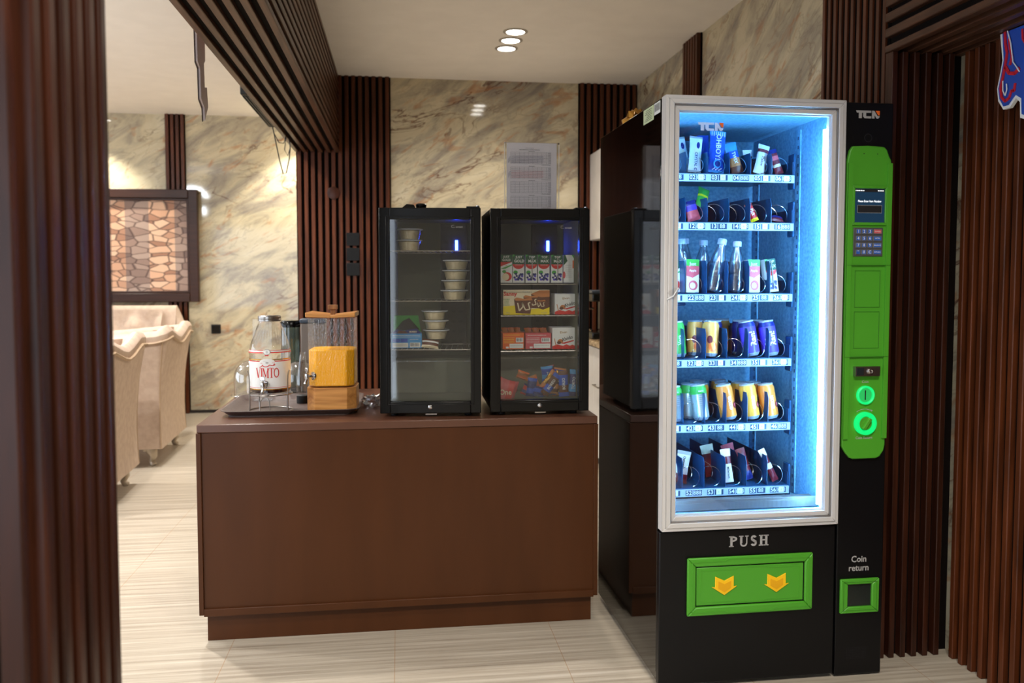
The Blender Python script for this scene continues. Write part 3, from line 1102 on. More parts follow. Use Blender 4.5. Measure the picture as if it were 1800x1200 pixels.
def pouch(label, cat, x, y, z, w_, h, th, mf, rot=(0, 0, 0), txt=None, tm=None, ts=0.012, trot=pi/2, tz=0.5, group=None, name='snack_bar', extra=None, seed=0, sx=0.9):
    t = thing(name, label, cat, (x, y, z), 0, group)
    t.rotation_euler = rot
    M = wm(t)
    a = MB(M)
    pillow(a, w_, h, th, None, mf, seed=seed)
    if txt:
        a.text(txt, 0, h*tz, ts, -th/2-0.0012, tm or M_WHITE, sx, 0.02, trot)
    if extra:
        extra(a, w_, h, -th/2-0.0011)
    a.build('wrapper', t)
    return t


pouch('crumpled brown and white wrapped sweet in front of the three-tub stack', 'sweet', 0.118, 3.325, 1.068, 0.07, 0.036, 0.02,
      bands((0.3, M_CREAM), (0.6, M_BRWN), (0.8, M_WHITE), (1, M_BRWN)), rot=(R(-20), R(8), 0), name='wrapped_sweet')


def carton(x, y, z, kind, label, group='juice cartons on the upper shelf', w_=0.047, d=0.036, h=0.113, rz=0.0, rot=None, straw=False):
    t = thing('juice_carton', label, 'juice carton', (x, y, z), rz, group)
    if rot:
        t.rotation_euler = rot
    M = wm(t)
    b = MB(M)
    a0, a1 = -w_/2, w_/2
    yf = -d/2
    b.box(a0, a1, -d/2, d/2, 0, h, M_WHITE)
    y1, y2, y3 = yf-0.0004, yf-0.0008, yf-0.0012
    if kind == 'side':
        b.flat([(a0, h), (a0, h*0.62), (a0+w_*0.35, h*0.78), (a0+w_*0.15, h)], y1, M_DGRN)
        b.flat([(a1, h), (a1-w_*0.3, h), (a1, h*0.82)], y1, M_GRN)
        b.rect(a1-0.010, a1, h*0.52, h*0.80, y1, M_ORNG)
        for k in range(7):
            smalltext(b, a0+0.008, a1-0.014, h*0.62-k*0.008, 0.002, y1, M_GREYP, k+2)
        b.flat(ell(a0+0.002, h*0.28, 0.006, 0.014), y2, M_PINK)
        # clip to the carton face
    elif kind == 'apple':
        b.rect(a0, a1, h*0.74, h, y1, M_DGRN)
        b.flat([(a0, h*0.74), (a0, h*0.58), (a0+w_*0.5, h*0.60), (a1, h*0.74)], y1, M_RED)
        b.flat([(a0, h*0.58), (a0, h*0.54), (a1, h*0.70), (a1, h*0.74)], y2, M_WHITE)
        b.flat([(a0, h*0.50), (a0+w_*0.4, h*0.50), (a1, h*0.62), (a1, h*0.66)], y1, M_GRN)
        b.flat(ell(0.003, h*0.22, w_*0.40, h*0.16), y1, M_RED)
        b.flat(ell(-0.003, h*0.21, w_*0.30, h*0.125), y2, M_CREAM)
        b.flat(ell(-0.009, h*0.40, 0.008, 0.006), y2, M_GRN)
        b.text('JUST', 0.0, h*0.92, 0.012, y2, M_WHITE, 1, 0.02)
        b.text('GOLD', 0.0, h*0.81, 0.012, y2, M_WHITE, 1, 0.02)
    elif kind == 'pink':
        b.rect(a0, a1, h*0.80, h, y1, M_GRN)
        b.flat([(a0, h*0.80), (a0, h*0.50), (0, h*0.44), (a1, h*0.56), (a1, h*0.80)], y1, M_PINK)
        b.flat(ell(0.002, h*0.22, w_*0.36, h*0.15), y1, M_PINK)
        b.flat(ell(0.0, h*0.21, w_*0.22, h*0.09), y2, M_WHITE)
        b.text('Just', 0, h*0.86, 0.016, y2, M_WHITE, 1, 0.02)
        b.text('Apple', 0, h*0.66, 0.011, y2, M_WHITE, 1, 0.01)
    else:
        b.rect(a0, a1, h*0.66, h, y1, M_DGRN)
        b.flat([(a0, h*0.66), (a0, h*0.60)] + ell(0, h*0.66, w_/2, h*0.17, 10, 190, 350) + [(a1, h*0.62), (a1, h*0.66)], y2, M_RED)
        b.flat([(a0, h), (a0, h*0.9), (a0+0.010, h)], y2, M_GRN)
        b.text('JUST' if kind == 'just' else 'TOP', 0.002, h*0.91, 0.013, y2, M_WHITE, 1, 0.02)
        b.text('GOLD' if kind == 'just' else 'MAX', 0.003, h*0.77, 0.015, y2, M_WHITE, 1, 0.03)
        smalltext(b, a0+0.010, a1-0.008, h*0.625, 0.0025, y3, M_WHITE, 3)
        b.flat(ell(-0.012, h*0.37, 0.009, 0.008), y1, M_GRN)
        random.seed(4)
        for k in range(22):
            px, pz = random.uniform(a0+0.005, a1-0.005), random.uniform(0.006, h*0.30)
            b.flat(ell(px, pz+0.004, 0.0046, 0.0046, 10), y2-0.0001*(k % 5), M_NBLUE if k % 3 else M_PURP)
    b.build('carton', t, 0.0008, seg=1)
    if straw:
        MB(M).tube([(0.003, yf-0.003, 0.014), (0.003, yf-0.003, h-0.006)], 0.0022, M_GREYP, 8).build('straw', t)
    return t


CART = [(0.428, 'apple', 'juice carton with an apple picture at the left end of the fridge row', 0), (0.477, 'just', 'grape juice carton second from the left in the fridge row', 0),
        (0.530, 'top', 'grape juice carton with straw, third from the left in the fridge row', 1), (0.581, 'top', 'grape juice carton without straw, third from the right in the fridge row', 0),
        (0.635, 'top', 'grape juice carton with straw beside the sideways carton in the fridge', 1), (0.686, 'side', 'sideways white juice carton with orange tab at the right end of the row', 0)]
for x, kd, lb, st in CART:
    carton(x, 3.36, 1.3275, kd, lb, straw=bool(st))


def boxed(name, label, x0, x1, z0, z1, y0, y1, mats_, prints, group=None, rz=0.0, flapm=None, cat='snack box'):
    t = thing(name, label, cat, ((x0+x1)/2, (y0+y1)/2, z0), rz, group)
    T = wm(t)
    b = MB(T)
    w_, h, d = x1-x0, z1-z0, y1-y0
    b.box(-w_/2, w_/2, -d/2, d/2, 0, h, mats_)
    prints(b, w_, h, -d/2-0.0005)
    b.build('box', t, 0.0008, seg=1)
    return t, T


def pr_cake(b, w_, h, y):
    b.flat([(-w_/2, 0), (w_/2, 0), (w_/2, h*0.30), (w_*0.1, h*0.22), (-w_*0.2, h*0.38), (-w_/2, h*0.34)], y, M_YPR)
    b.flat([(w_*0.10, h*0.84), (w_*0.28, h*0.98), (w_/2, h*0.98), (w_/2, h*0.30), (w_*0.36, h*0.20), (w_*0.12, h*0.34)], y-0.0002, M_BRWN)
    b.flat([(w_*0.10, h*0.84), (w_*0.28, h*0.98), (w_/2, h*0.98), (w_/2, h*0.72), (w_*0.32, h*0.70), (w_*0.20, h*0.76)], y-0.0004, M_TAN)
    for i, (cx_, cz_, s_) in enumerate(((w_*0.31, h*0.42, 0.55), (w_*0.10, h*0.52, 0.8), (-w_*0.06, h*0.36, 1.0))):
        yy = y-0.0006-0.0006*i
        b.flat([(cx_+a*w_*0.19*s_, cz_+c*h*0.34*s_) for a, c in ((-0.9, -0.85), (0.75, -0.95), (1.0, 0.7), (0.8, 0.95), (0.0, 0.80), (-0.8, 0.95), (-1.1, 0.8))], yy, M_BRWN)
        b.flat([(cx_+a*w_*0.19*s_, cz_+c*h*0.34*s_) for a, c in ((-1.1, 0.8), (-0.9, 0.6), (0.0, 0.62), (1.0, 0.66), (0.85, 0.98), (0, 0.82), (-0.8, 0.98))], yy-0.0002, M_TAN)
        polyline(b, [(cx_+a*w_*0.19*s_, cz_+c*h*0.34*s_) for a, c in ((-0.7, 0.35), (-0.5, -0.6), (-0.1, -0.1), (-0.2, 0.4), (0.2, -0.5), (0.7, -0.4), (0.5, 0.3), (0.75, 0.4))], 0.005*s_, yy-0.0002, M_CREAM)
    b.text('Sanny', -w_*0.35, h*0.84, 0.022, y-0.0004, M_RED, 1.05, 0.035)
    b.text('DOUBLE R.', w_*0.02, h*0.91, 0.008, y-0.0004, M_GREYP, 1.0)
    for k, s_ in enumerate(('DOUBLE', 'CAKE', 'WITH', 'CACAO')):
        b.text(s_, -w_*0.43, h*(0.62-0.075*k), 0.008, y-0.0004, M_GRN, 0.9)
    b.text('350 g', -w_*0.40, h*0.08, 0.008, y-0.0004, M_GREYP, 0.9)
    b.text('e 12.35', w_*0.38, h*0.08, 0.008, y-0.0014, M_GREYP, 0.9)


boxed('cake_box', 'white and yellow cake box printed with marbled cake slices in the right fridge', 0.411, 0.599, 1.1995, 1.299, 3.31, 3.40, M_CREAM, pr_cake)


def pr_wafer(b, w_, h, y):
    b.flat([(-w_/2, 0), (w_/2, 0), (w_/2, h*0.12), (w_*0.36, h*0.20), (w_*0.24, h*0.15), (w_*0.10, h*0.22), (-w_*0.05, h*0.15), (-w_*0.3, h*0.22), (-w_/2, h*0.13)], y, M_RED)
    b.flat([(-w_*0.18, h*0.26), (w_*0.40, h*0.42), (w_*0.42, h*0.37), (w_*0.02, h*0.24)], y, M_RED)
    b.flat(ell(-w_*0.16, h*0.36, w_*0.12, h*0.10), y-0.0004, M_TAN)
    b.flat(ell(-w_*0.22, h*0.30, w_*0.09, h*0.07), y-0.0006, M_BRWN)
    b.flat(quad((-w_*0.42, h*0.5), (-w_*0.34, h*0.14), 0.003), y-0.0004, M_TAN)
    b.text('Alvido', w_*0.13, h*0.49, 0.020, y-0.0006, M_INK, 0.9, 0.015, R(17))
    b.text('Elvan', -w_*0.03, h*0.78, 0.013, y-0.0004, M_GOLD, 1.1, 0.0, R(5))


def pr_wafer2(b, w_, h, y):
    pr_wafer(b, w_, h, y)


boxed('wafer_box', 'white and red wafer box standing beside the marbled cake box', 0.622, 0.718, 1.1995, 1.283, 3.315, 3.41, M_WHITE, pr_wafer, 'white and red wafer boxes')
boxed('wafer_box', 'white and red wafer box on the shelf below, beside the pink box', 0.612, 0.709, 1.0595, 1.146, 3.315, 3.41, M_WHITE, pr_wafer2, 'white and red wafer boxes')


def pr_disp(c):
    def f(b, w_, h, y):
        smalltext(b, -w_*0.42, w_*0.30, h*0.85, 0.0022, y, c, 2)
        for k in range(4):
            smalltext(b, -w_*0.46, w_*0.05, h*(0.68-0.10*k), 0.0018, y, c, 11+k)
        barbox(b, w_*0.12, w_*0.46, h*0.42, h*0.70, y)
        b.rect(-w_*0.18, w_*0.46, h*0.06, h*0.34, y, M_WHITE)
        smalltext(b, -w_*0.14, w_*0.42, h*0.20, 0.002, y-0.0004, M_GREYP, 5)
        b.rect(-w_*0.34, -w_*0.22, h*0.05, h*0.16, y, M_WHITE)
    return f


for nm, lb, x0, x1, h, mm, mc in (('display_box', 'orange open display box of wrapped cakes in the right fridge', 0.409, 0.496, 0.066, M_ORNG, M_YPR),
                                  ('display_box', 'rose pink open display box between orange box and wafer box', 0.502, 0.607, 0.064, M_PINK, M_WHITE)):
    t, T = boxed(nm, lb, x0, x1, 1.0605, 1.0605+h, 3.315, 3.42, mm, pr_disp(mc), 'open display boxes on the lower shelf')
    for k in range(3):
        a = MB(T @ Matrix.Translation(((k-1)*(x1-x0)*0.30, -0.02, h-0.012)) @ Matrix.Rotation(R(-62), 4, 'X'))
        pillow(a, (x1-x0)*0.29, 0.06, 0.014, None, bands((0.2, M_ORNG), (0.8, M_TAN), (1, M_ORNG)), seed=k)
        a.build('wrapped_cake', t)

# loose bars in the bottom of the right fridge
SN = [(0.455, 0.868, 0.11, 0.085, M_PINK, M_RED, 'One', 'red and pink pouch lying at the left of the fridge drawer', R(-72), 0.034),
      (0.415, 0.868, 0.06, 0.05, M_RED, M_DRED, None, 'dark red wrapper lying under the red pouch', R(40), 0.03),
      (0.520, 0.868, 0.04, 0.075, M_NBLUE, M_BLUE, None, 'navy wrapped bar standing left of the gold bars in the drawer', R(8), 0.016),
      (0.552, 0.868, 0.028, 0.115, M_GOLD, M_TAN, None, 'long gold wrapped bar leaning right across the drawer', R(38), 0.014),
      (0.572, 0.868, 0.036, 0.10, M_BRWN, M_BLUE, 'BOREO', 'brown and blue wrapped bar leaning beneath the gold bar', R(36), 0.016),
      (0.600, 0.925, 0.05, 0.06, M_BLUE, M_LBLUE, 'T', 'small blue wrapped bar perched on the heap', R(-6), 0.016),
      (0.612, 0.878, 0.045, 0.05, M_TAN, M_BRWN, 'V', 'brown wrapped bar low in the middle of the heap', R(10), 0.016),
      (0.634, 0.872, 0.012, 0.10, M_YPR, M_GOLD, None, 'narrow yellow wrapped bar upright in the heap', R(0), 0.012),
      (0.655, 0.868, 0.042, 0.105, M_BLUE, M_BRWN, 'BOREO', 'blue wrapped bar with lettering standing upright at the heap', R(-3), 0.016),
      (0.690, 0.868, 0.038, 0.108, M_NBLUE, M_LBLUE, 'TORTO', 'rightmost blue wrapped bar standing in the drawer', R(5), 0.016),
      (0.606, 0.955, 0.055, 0.03, M_DRED, M_PINK, None, 'maroon wrapped bar lying across the top of the heap', R(-14), 0.014),
      (0.492, 0.930, 0.05, 0.035, M_TAN, M_ORNG, None, 'orange wrapped bar behind the red pouch', R(20), 0.014)]
SN += [(0.548, 0.868, 0.05, 0.040, M_BLUE, M_NBLUE, None, 'blue wrapper flat at the bottom beneath the leaning bars', R(12), 0.02),
       (0.592, 0.868, 0.05, 0.045, M_NBLUE, M_RED, None, 'navy and red wrapper at the bottom middle of the drawer', R(-10), 0.02),
       (0.640, 0.868, 0.05, 0.045, M_TAN, M_BLUE, None, 'caramel wrapper at the foot of the upright blue bar', R(-14), 0.02),
       (0.505, 0.868, 0.05, 0.045, M_RED, M_NBLUE, None, 'red and navy wrapper beside the foot of the navy bar', R(25), 0.02),
       (0.545, 0.900, 0.045, 0.05, M_ORNG, M_TAN, None, 'orange and gold wrapper behind the leaning gold bar', R(-20), 0.014),
       (0.645, 0.935, 0.05, 0.042, M_BLUE, M_TAN, None, 'blue and tan wrapper behind the top of the upright bars', R(8), 0.014)]
for k, (x, z, w_, h, ma, mb_, tx, lb, ro, th) in enumerate(SN):
    f_ = bands((0.14, ma), (0.42, mb_), (0.86, ma), (1, mb_))
    pouch(lb, 'snack', x, 3.285+0.010*(k % 4)+(0.05 if k in (5, 10, 11, 16, 17) else (0.018 if k > 11 else 0)), z+(0.012 if abs(ro) > 0.5 else 0.002), w_, h, th, f_, rot=(0, ro, 0), txt=tx, tm=M_WHITE if ma is not M_PINK else M_CREAM,
          ts=0.016 if tx != 'One' else 0.03, trot=(pi/2 if tx in ('BOREO', 'TORTO') else (0 if tx != 'One' else R(-72))), group='snacks heaped in the fridge drawer', name='snack_bar', seed=k)

# things on top of the left fridge
FT = CT+0.802
t = thing('eyeglass_case', 'black angular glasses case on top of the left fridge', 'case', (0.036, 3.36, FT))
MB().prism([(-0.002+0.008, FT+0.0005), (0.056+0.005, FT+0.0005), (0.064, FT+0.012), (0.058, FT+0.022), (0.030, FT+0.024), (0.016, FT+0.012)], 3.33, 3.40, M_BLACK).build('case', t, 0.002)
t = thing('black_cup_lid', 'small round black lidded pot on top of the left fridge', 'pot', (0.088, 3.36, FT))
MB().lathe([(0.014, 0.0005), (0.019, 0.008), (0.021, 0.016), (0.022, 0.024), (0.017, 0.028), (0, 0.028)], M_BLACK, (0.088, 3.36, FT), 20).build('pot', t)

# acrylic sign holder with printed tables, on top of the right fridge
t = thing('sign_holder', 'clear acrylic stand with printed tables on top of the right fridge', 'sign', (0.533, 3.36, FT))
x0, x1, z0, z1, y = 0.421, 0.645, FT+0.001, 1.892, 3.352
MB().box(x0, x1, y, y+0.0025, z0, z1, M_GLASS).box(x0, x1, y+0.006, y+0.0085, z0, z1, M_GLASS).box(x0, x1, y, y+0.07, z0-0.0003, z0+0.0025, M_GLASS).build('holder', t)
for xx in (x0+0.003, x1-0.003):
    MB().lathe([(0.0035, 0), (0.0035, -0.003), (0, -0.003)], M_CHROME, (xx, y, z1-0.004), 12, 'y').build('corner_stud', t)
MB().tube([(x0+0.001, y-0.0005, z0), (x0+0.001, y-0.0005, z1)], 0.0011, M_WHITE, 6).build('edge_strip', t)
MB().tube([(x1-0.001, y-0.0005, z0), (x1-0.001, y-0.0005, z1)], 0.0011, M_WHITE, 6).build('edge_strip', t)
p = MB()
p.box(x0+0.010, x1-0.010, y+0.0028, y+0.0055, z0+0.003, z1-0.002, M_PAPER)
yp = y+0.00235
hh = z1-z0
p2 = MB()
yy = y-0.0004
smalltext(p2, 0.507, 0.540, z1-0.024, 0.0018, yy, M_LINE, 3)
smalltext(p2, 0.482, 0.566, z1-0.031, 0.0022, yy, M_INK, 4)
for q, (za, zb) in enumerate(((1.852, 1.806), (1.793, 1.747), (1.735, 1.690), (1.676, 1.634))):
    rows = 8 if q < 2 else 7
    for k in range(rows+1):
        z = za-(za-zb)*k/rows
        p2.rect(0.447, 0.610, z-0.0003, z+0.0003, yy, M_LINE)
    for k in range(10):
        x = 0.447+0.163*k/9
        p2.rect(x-0.0003, x+0.0003, zb, za, yy, M_LINE)
    smalltext(p2, 0.520, 0.545, za+0.003, 0.0018, yy, M_INK, q)
    smalltext(p2, 0.572, 0.610, zb-0.005, 0.0015, yy, M_INK, q+7)
    for k in range(rows):
        smalltext(p2, 0.600, 0.610, za-(za-zb)*(k+0.7)/rows, 0.0016, yy, M_LINE, q+k)
    if q < 2:
        for k in range(3):
            polyline(p2, [(0.437, zb+0.004+k*0.006), (0.441, zb+0.012+k*0.006), (0.446, zb+0.016+k*0.006)], 0.0008, yy, M_NBLUE)
        for k in range(6):
            smalltext(p2, 0.450, 0.58, zb+0.004+k*0.005, 0.0010, yy, M_NBLUE if q == 0 else M_PINK, 20+k)
pp = p.build('printed_sheet', t)
p2.build('printed_tables', pp, smooth=0)

# ------------------------------------------------------------------ tray and what stands on it
TZ = CT
t = thing('serving_tray', 'large dark taupe plastic serving tray under the two drink dispensers', 'tray', (-0.425, 3.52, TZ))
b = MB()


def ringpts(x0, x1, y0, y1, r, z, n=5):
    return [(a, c, z) for a, c in rrect(x0, x1, y0, y1, r, n)]


X0, X1, Y0, Y1 = -0.690, -0.158, 3.275, 3.760
lv = [(0.028, 0.0005), (0.028, 0.003), (0.005, 0.022), (0.0, 0.0235), (0.0, 0.0255), (0.006, 0.0255), (0.030, 0.006), (0.20, 0.0055)]
rows = [ringpts(X0+i, X1-i, Y0+i, Y1-i, max(0.03, 0.055-i*0.5), TZ+z) for i, z in lv]
n = len(rows[0])
vsx = [q for r_ in rows for q in r_]
fs = [(i*n+k, i*n+(k+1) % n, (i+1)*n+(k+1) % n, (i+1)*n+k) for i in range(len(rows)-1) for k in range(n)]
fs.append(tuple(range((len(rows)-1)*n, len(rows)*n)))
fs.append(tuple(range(n-1, -1, -1)))
b.add(vsx, fs, M_TRAYP)
b.build('tray', t)
TB = TZ+0.0062

# glass jar dispenser with syrup on a wire stand
JX, JY = -0.512, 3.405
t = thing('jar_dispenser', 'glass jar drink dispenser with white label, metal lid and small tap', 'drink dispenser', (JX, JY, TB+0.07))
JB = TB+0.075
b = MB()
prof = [(0.0, 0.0), (0.070, 0.0), (0.078, 0.006), (0.0785, 0.150), (0.081, 0.160), (0.0805, 0.168), (0.076, 0.185), (0.044, 0.272), (0.041, 0.280), (0.041, 0.292)]
NN = 72
vsx, fs = [], []
pp_ = []
for i, (r, z) in enumerate(prof):
    pp_.append((r, z))
    if i == 6:
        for q in range(1, 6):
            pp_.append((0.076-(0.032)*q/6, 0.185+0.087*q/6))
for r, z in pp_:
    fl = 0.0016 if 0.19 < z < 0.27 else 0
    for k in range(NN):
        a = 2*pi*k/NN
        rr = r+fl*(1 if k % 2 else -1)
        vsx.append((JX+rr*cos(a), JY+rr*sin(a), JB+z))
for i in range(len(pp_)-1):
    for k in range(NN):
        fs.append((i*NN+k, i*NN+(k+1) % NN, (i+1)*NN+(k+1) % NN, (i+1)*NN+k))
b.add(vsx, fs, M_GLASS)
jar = b.build('jar', t, smooth=50)
MB().lathe([(0, 0.004), (0.070, 0.004), (0.0755, 0.009), (0.0755, 0.020), (0, 0.020)], M_SYRUP, (JX, JY, JB), 40).build('syrup', t)
MB().lathe([(0.042, 0.283), (0.0445, 0.284), (0.0445, 0.291), (0.043, 0.2925), (0.0445, 0.294), (0.0445, 0.302), (0.041, 0.305), (0, 0.306)], M_STEEL, (JX, JY, JB), 36, cap=False).build('lid', t)
CY = lambda d0: (lambda p: (JX+(0.0796+d0-p.y)*sin(p.x/0.08), JY-(0.0796+d0-p.y)*cos(p.x/0.08), JB+p.z))
b = MB()
b.W = CY(0)
nseg = 46
pa, pb = -0.125, 0.125
for k in range(nseg):
    u0, u1 = pa+(pb-pa)*k/nseg, pa+(pb-pa)*(k+1)/nseg
    b.rect(u0, u1, 0.022, 0.128, 0.0, M_WHITE)
    b.rect(u0, u1, 0.018, 0.022, 0.0, M_GOLD)
    b.rect(u0, u1, 0.026, 0.0275, -0.0004, M_RED)
    b.rect(u0, u1, 0.128, 0.1315, 0.0, M_RED if k % 2 < 2 else M_WHITE)
    b.rect(u0, u1, 0.1345, 0.1385, 0.0, M_GOLD)
for k in range(12):
    u0 = -0.03+0.06*k/12
    u1 = u0+0.06/12
    f = lambda u: 0.128+0.012*sqrt(max(0, 1-(u/0.03)**2))
    b.flat([(u0, 0.126), (u1, 0.126), (u1, f(u1)), (u0, f(u0))], -0.0006, M_WHITE)
serif(b, 'VIMTO', 0.0, 0.066, 0.038, 0.0205, -0.0012, -0.0010, M_RED, 0.20, 0.07)
# the word again in Arabic script, drawn as strokes
ar = -0.0010
polyline(b, [(0.024, 0.116), (0.027, 0.120), (0.030, 0.116), (0.026, 0.114), (0.020, 0.113), (0.014, 0.114), (0.010, 0.117)], 0.0026, ar, M_RED)
polyline(b, [(0.010, 0.116), (0.002, 0.110), (-0.008, 0.109), (-0.016, 0.112), (-0.018, 0.117)], 0.0030, ar, M_RED)
polyline(b, [(-0.018, 0.114), (-0.024, 0.109), (-0.030, 0.107)], 0.0026, ar, M_RED)
for px, pz in ((0.027, 0.1245), (0.022, 0.1245), (-0.020, 0.1225), (-0.0235, 0.122), (0.012, 0.1075)):
    b.flat(ell(px, pz, 0.0013, 0.0013, 8), ar, M_RED)
b.flat(ell(0, 0.1245, 0.006, 0.003), ar, M_GREYP)
smalltext(b, -0.014, -0.002, 0.130, 0.0014, ar, M_GREYP, 2)
b.build('label', jar, smooth=0)
b = MB()
b.W = lambda p: (JX+(0.0822-p.y-(p.z-0.160)*0.35*(1 if p.z > 0.163 else 0))*sin(p.x/0.08), JY-(0.0822-p.y-(p.z-0.160)*0.35*(1 if p.z > 0.163 else 0))*cos(p.x/0.08), JB+p.z)
for k in range(nseg):
    u0, u1 = pa+(pb-pa)*k/nseg, pa+(pb-pa)*(k+1)/nseg
    b.rect(u0, u1, 0.162, 0.166, 0, M_RED)
    b.rect(u0, u1, 0.166, 0.171, 0, M_WHITE)
    b.rect(u0, u1, 0.171, 0.173, 0, M_RED)
b.flat(ell(0, 0.1665, 0.014, 0.0115), -0.0015, M_STEEL)
b.flat(ell(0, 0.1665, 0.011, 0.009), -0.0020, M_WHITE)
b.flat([(-0.008, 0.156), (0.008, 0.156), (0.006, 0.151), (-0.006, 0.151)], -0.0015, M_RED)
b.text('B', 0, 0.1665, 0.012, -0.0024, M_GREYP, 1, 0.0)
b.build('neck_band', jar, smooth=0)


def tap(parent, x, y, z, ang, M=None):
    """small spigot pointing along -y turned by ang"""
    T = Matrix.Translation((x, y, z)) @ Matrix.Rotation(ang, 4, 'Z')
    b = MB(T)
    b.lathe([(0.016, 0.002), (0.016, -0.003), (0.010, -0.005), (0.007, -0.005)], M_CHROME, (0, 0, 0), 20, 'y')
    b.tube([(0, -0.003, 0), (0, -0.030, 0)], 0.0062, M_CHROME, 12)
    b.lathe([(0.0085, -0.010), (0.0095, 0), (0.0085, 0.010), (0.005, 0.013)], M_CHROME, (0, -0.030, 0), 16)
    b.tube([(0, -0.030, -0.008), (0, -0.034, -0.018), (0, -0.040, -0.030)], [0.0062, 0.0055, 0.0068], M_CHROME, 12)
    o = b.build('tap', parent)
    b = MB(T)
    b.tube([(0, -0.030, 0.012), (0, -0.031, 0.020)], 0.0035, M_CHROME, 10)
    b.box(-0.010, 0.010, -0.034, -0.028, 0.019, 0.034, M_CHROME)
    b.build('tap_lever', o, 0.002)
    return o


tap(t, JX-0.008, JY-0.0805, JB+0.040, R(-8))
# wire stand
t = thing('wire_stand', 'round steel wire stand holding the labelled jar on the tray', 'stand', (JX, JY, TB))
b = MB()
ring = lambda r, z, n=40: [(JX+r*cos(2*pi*k/n), JY+r*sin(2*pi*k/n), TB+z) for k in range(n)]
b.tube(ring(0.086, 0.0028), 0.0024, M_STEEL, 8, closed=True)
b.tube(ring(0.084, 0.070), 0.0024, M_STEEL, 8, closed=True)
b.tube([(JX-0.084, JY, TB+0.070), (JX+0.084, JY, TB+0.070)], 0.002, M_STEEL, 6).tube([(JX, JY-0.084, TB+0.070), (JX, JY+0.084, TB+0.070)], 0.002, M_STEEL, 6)
b.build('ring_frame', t)
for a in (-32, 50, 130, 212):
    c, s_ = cos(R(a)), sin(R(a))
    MB().tube([(JX+0.086*c, JY+0.086*s_, TB+0.003), (JX+0.086*c, JY+0.086*s_, TB+0.125), (JX+0.088*c, JY+0.088*s_, TB+0.150), (JX+0.094*c, JY+0.094*s_, TB+0.168)], 0.0025, M_STEEL, 8).build('upright', t)
MB().tube([(JX-0.03, JY-0.079, TB+0.003), (JX-0.03, JY-0.074, TB+0.045), (JX-0.02, JY-0.07, TB+0.06), (JX-0.002, JY-0.07, TB+0.06), (JX+0.006, JY-0.074, TB+0.045), (JX+0.010, JY-0.084, TB+0.003)], 0.002, M_STEEL, 7).build('hoop', t)

# square juice dispenser
DX, DY, DR = -0.266, 3.415, R(-2)
t = thing('juice_dispenser', 'square hammered-glass dispenser of orange juice with acacia base and lid', 'drink dispenser', (DX, DY, TB), DR)
T = wm(t)


def octo(h_, ch, k=1.0):
    return [(-h_+ch, -h_), (h_-ch, -h_), (h_, -h_+ch), (h_, h_-ch), (h_-ch, h_), (-h_+ch, h_), (-h_, h_-ch), (-h_, -h_+ch)]


MB(T).prism(octo(0.096, 0.034), 0.0005, 0.098, M_ACAC, 'z').build('wooden_base', t, 0.002)
MB(T).prism(octo(0.091, 0.030), 0.101, 0.372, M_HAMM, 'z').build('glass_tank', t, 0.006, seg=3)
MB(T).prism(octo(0.0885, 0.029), 0.103, 0.247, M_JUICE, 'z').build('orange_juice', t, 0.005)


def lidpts(sgn):
    return [(0, 0.370), (0.095*sgn, 0.384), (0.095*sgn, 0.393), (0, 0.381)]


b = MB(T)
b.prism([(0.0, 0.373), (0.096, 0.376), (0.096, 0.394), (0.0, 0.382)], -0.094, 0.094, M_ACAC)
b.prism([(0.0, 0.382), (-0.096, 0.394), (-0.096, 0.376), (0.0, 0.373)], -0.094, 0.094, M_ACAC)
ld = b.build('wooden_lid', t, 0.002)
MB(T).box(-0.009, 0.009, -0.009, 0.009, 0.380, 0.404, M_ACAC2).box(-0.018, 0.018, -0.018, 0.018, 0.403, 0.421, M_ACAC2).build('lid_knob', ld, 0.002)
tp = T @ Vector((-0.068, -0.081, 0.145))
o = tap(t, tp.x, tp.y, tp.z, R(-52))
o['label'] = 'chrome tap with round washer'


# cake domes, carafe, coffee machine, bag behind the tray
def dome(x, y, label, r=0.083):
    t = thing('cake_dome', label, 'cake dome', (x, y, CT), 0, 'clear domes behind the tray')
    MB().lathe([(0, 0.0005), (r+0.006, 0.0005), (r+0.016, 0.008), (r+0.014, 0.011), (0, 0.011)], M_PLAST, (x, y, CT), 40, cap=False).build('base_plate', t)
    MB().lathe([(r, 0.012), (r, 0.09)] + [(r*cos(R(a)), 0.09+0.075*sin(R(a))) for a in range(10, 91, 10)], M_DOME, (x, y, CT), 40, cap=False).build('dome', t)
    MB().lathe([(0.006, 0.164), (0.006, 0.172), (0.012, 0.180), (0.008, 0.188), (0, 0.189)], M_GLASS, (x, y, CT), 20, cap=False).build('knob', t)
    return t


dome(-0.660, 3.88, 'clear cake dome at the left, behind the jar dispenser')
dome(-0.440, 3.86, 'clear cake dome between the jar and the juice dispenser', 0.083)
t = thing('glass_carafe', 'slim clear glass carafe with black base beside the juice dispenser', 'carafe', (-0.408, 3.60, TB))
MB().lathe([(0.026, 0.034), (0.027, 0.08), (0.018, 0.16), (0.011, 0.205), (0.012, 0.215)], M_GLASS, (-0.408, 3.60, TB), 28, cap=False).build('glass', t)
MB().lathe([(0, 0.0005), (0.027, 0.0005), (0.027, 0.032), (0.024, 0.034), (0, 0.034)], M_BLACKM, (-0.408, 3.60, TB), 28).build('base', t)
t = thing('acrylic_holder', 'small clear acrylic leaflet holder behind the labelled jar', 'leaflet holder', (-0.600, 3.56, CT))
MB().box(-0.628, -0.548, 3.70, 3.7025, TB+0.0005, 1.17, M_GLASS).box(-0.628, -0.548, 3.665, 3.7025, TB, TB+0.0025, M_GLASS).build('panel', t)
t = thing('coffee_machine', 'grey and smoked-glass coffee machine behind the two dispensers', 'coffee machine', (-0.46, 4.02, CT))
y0, y1 = 3.965, 4.055
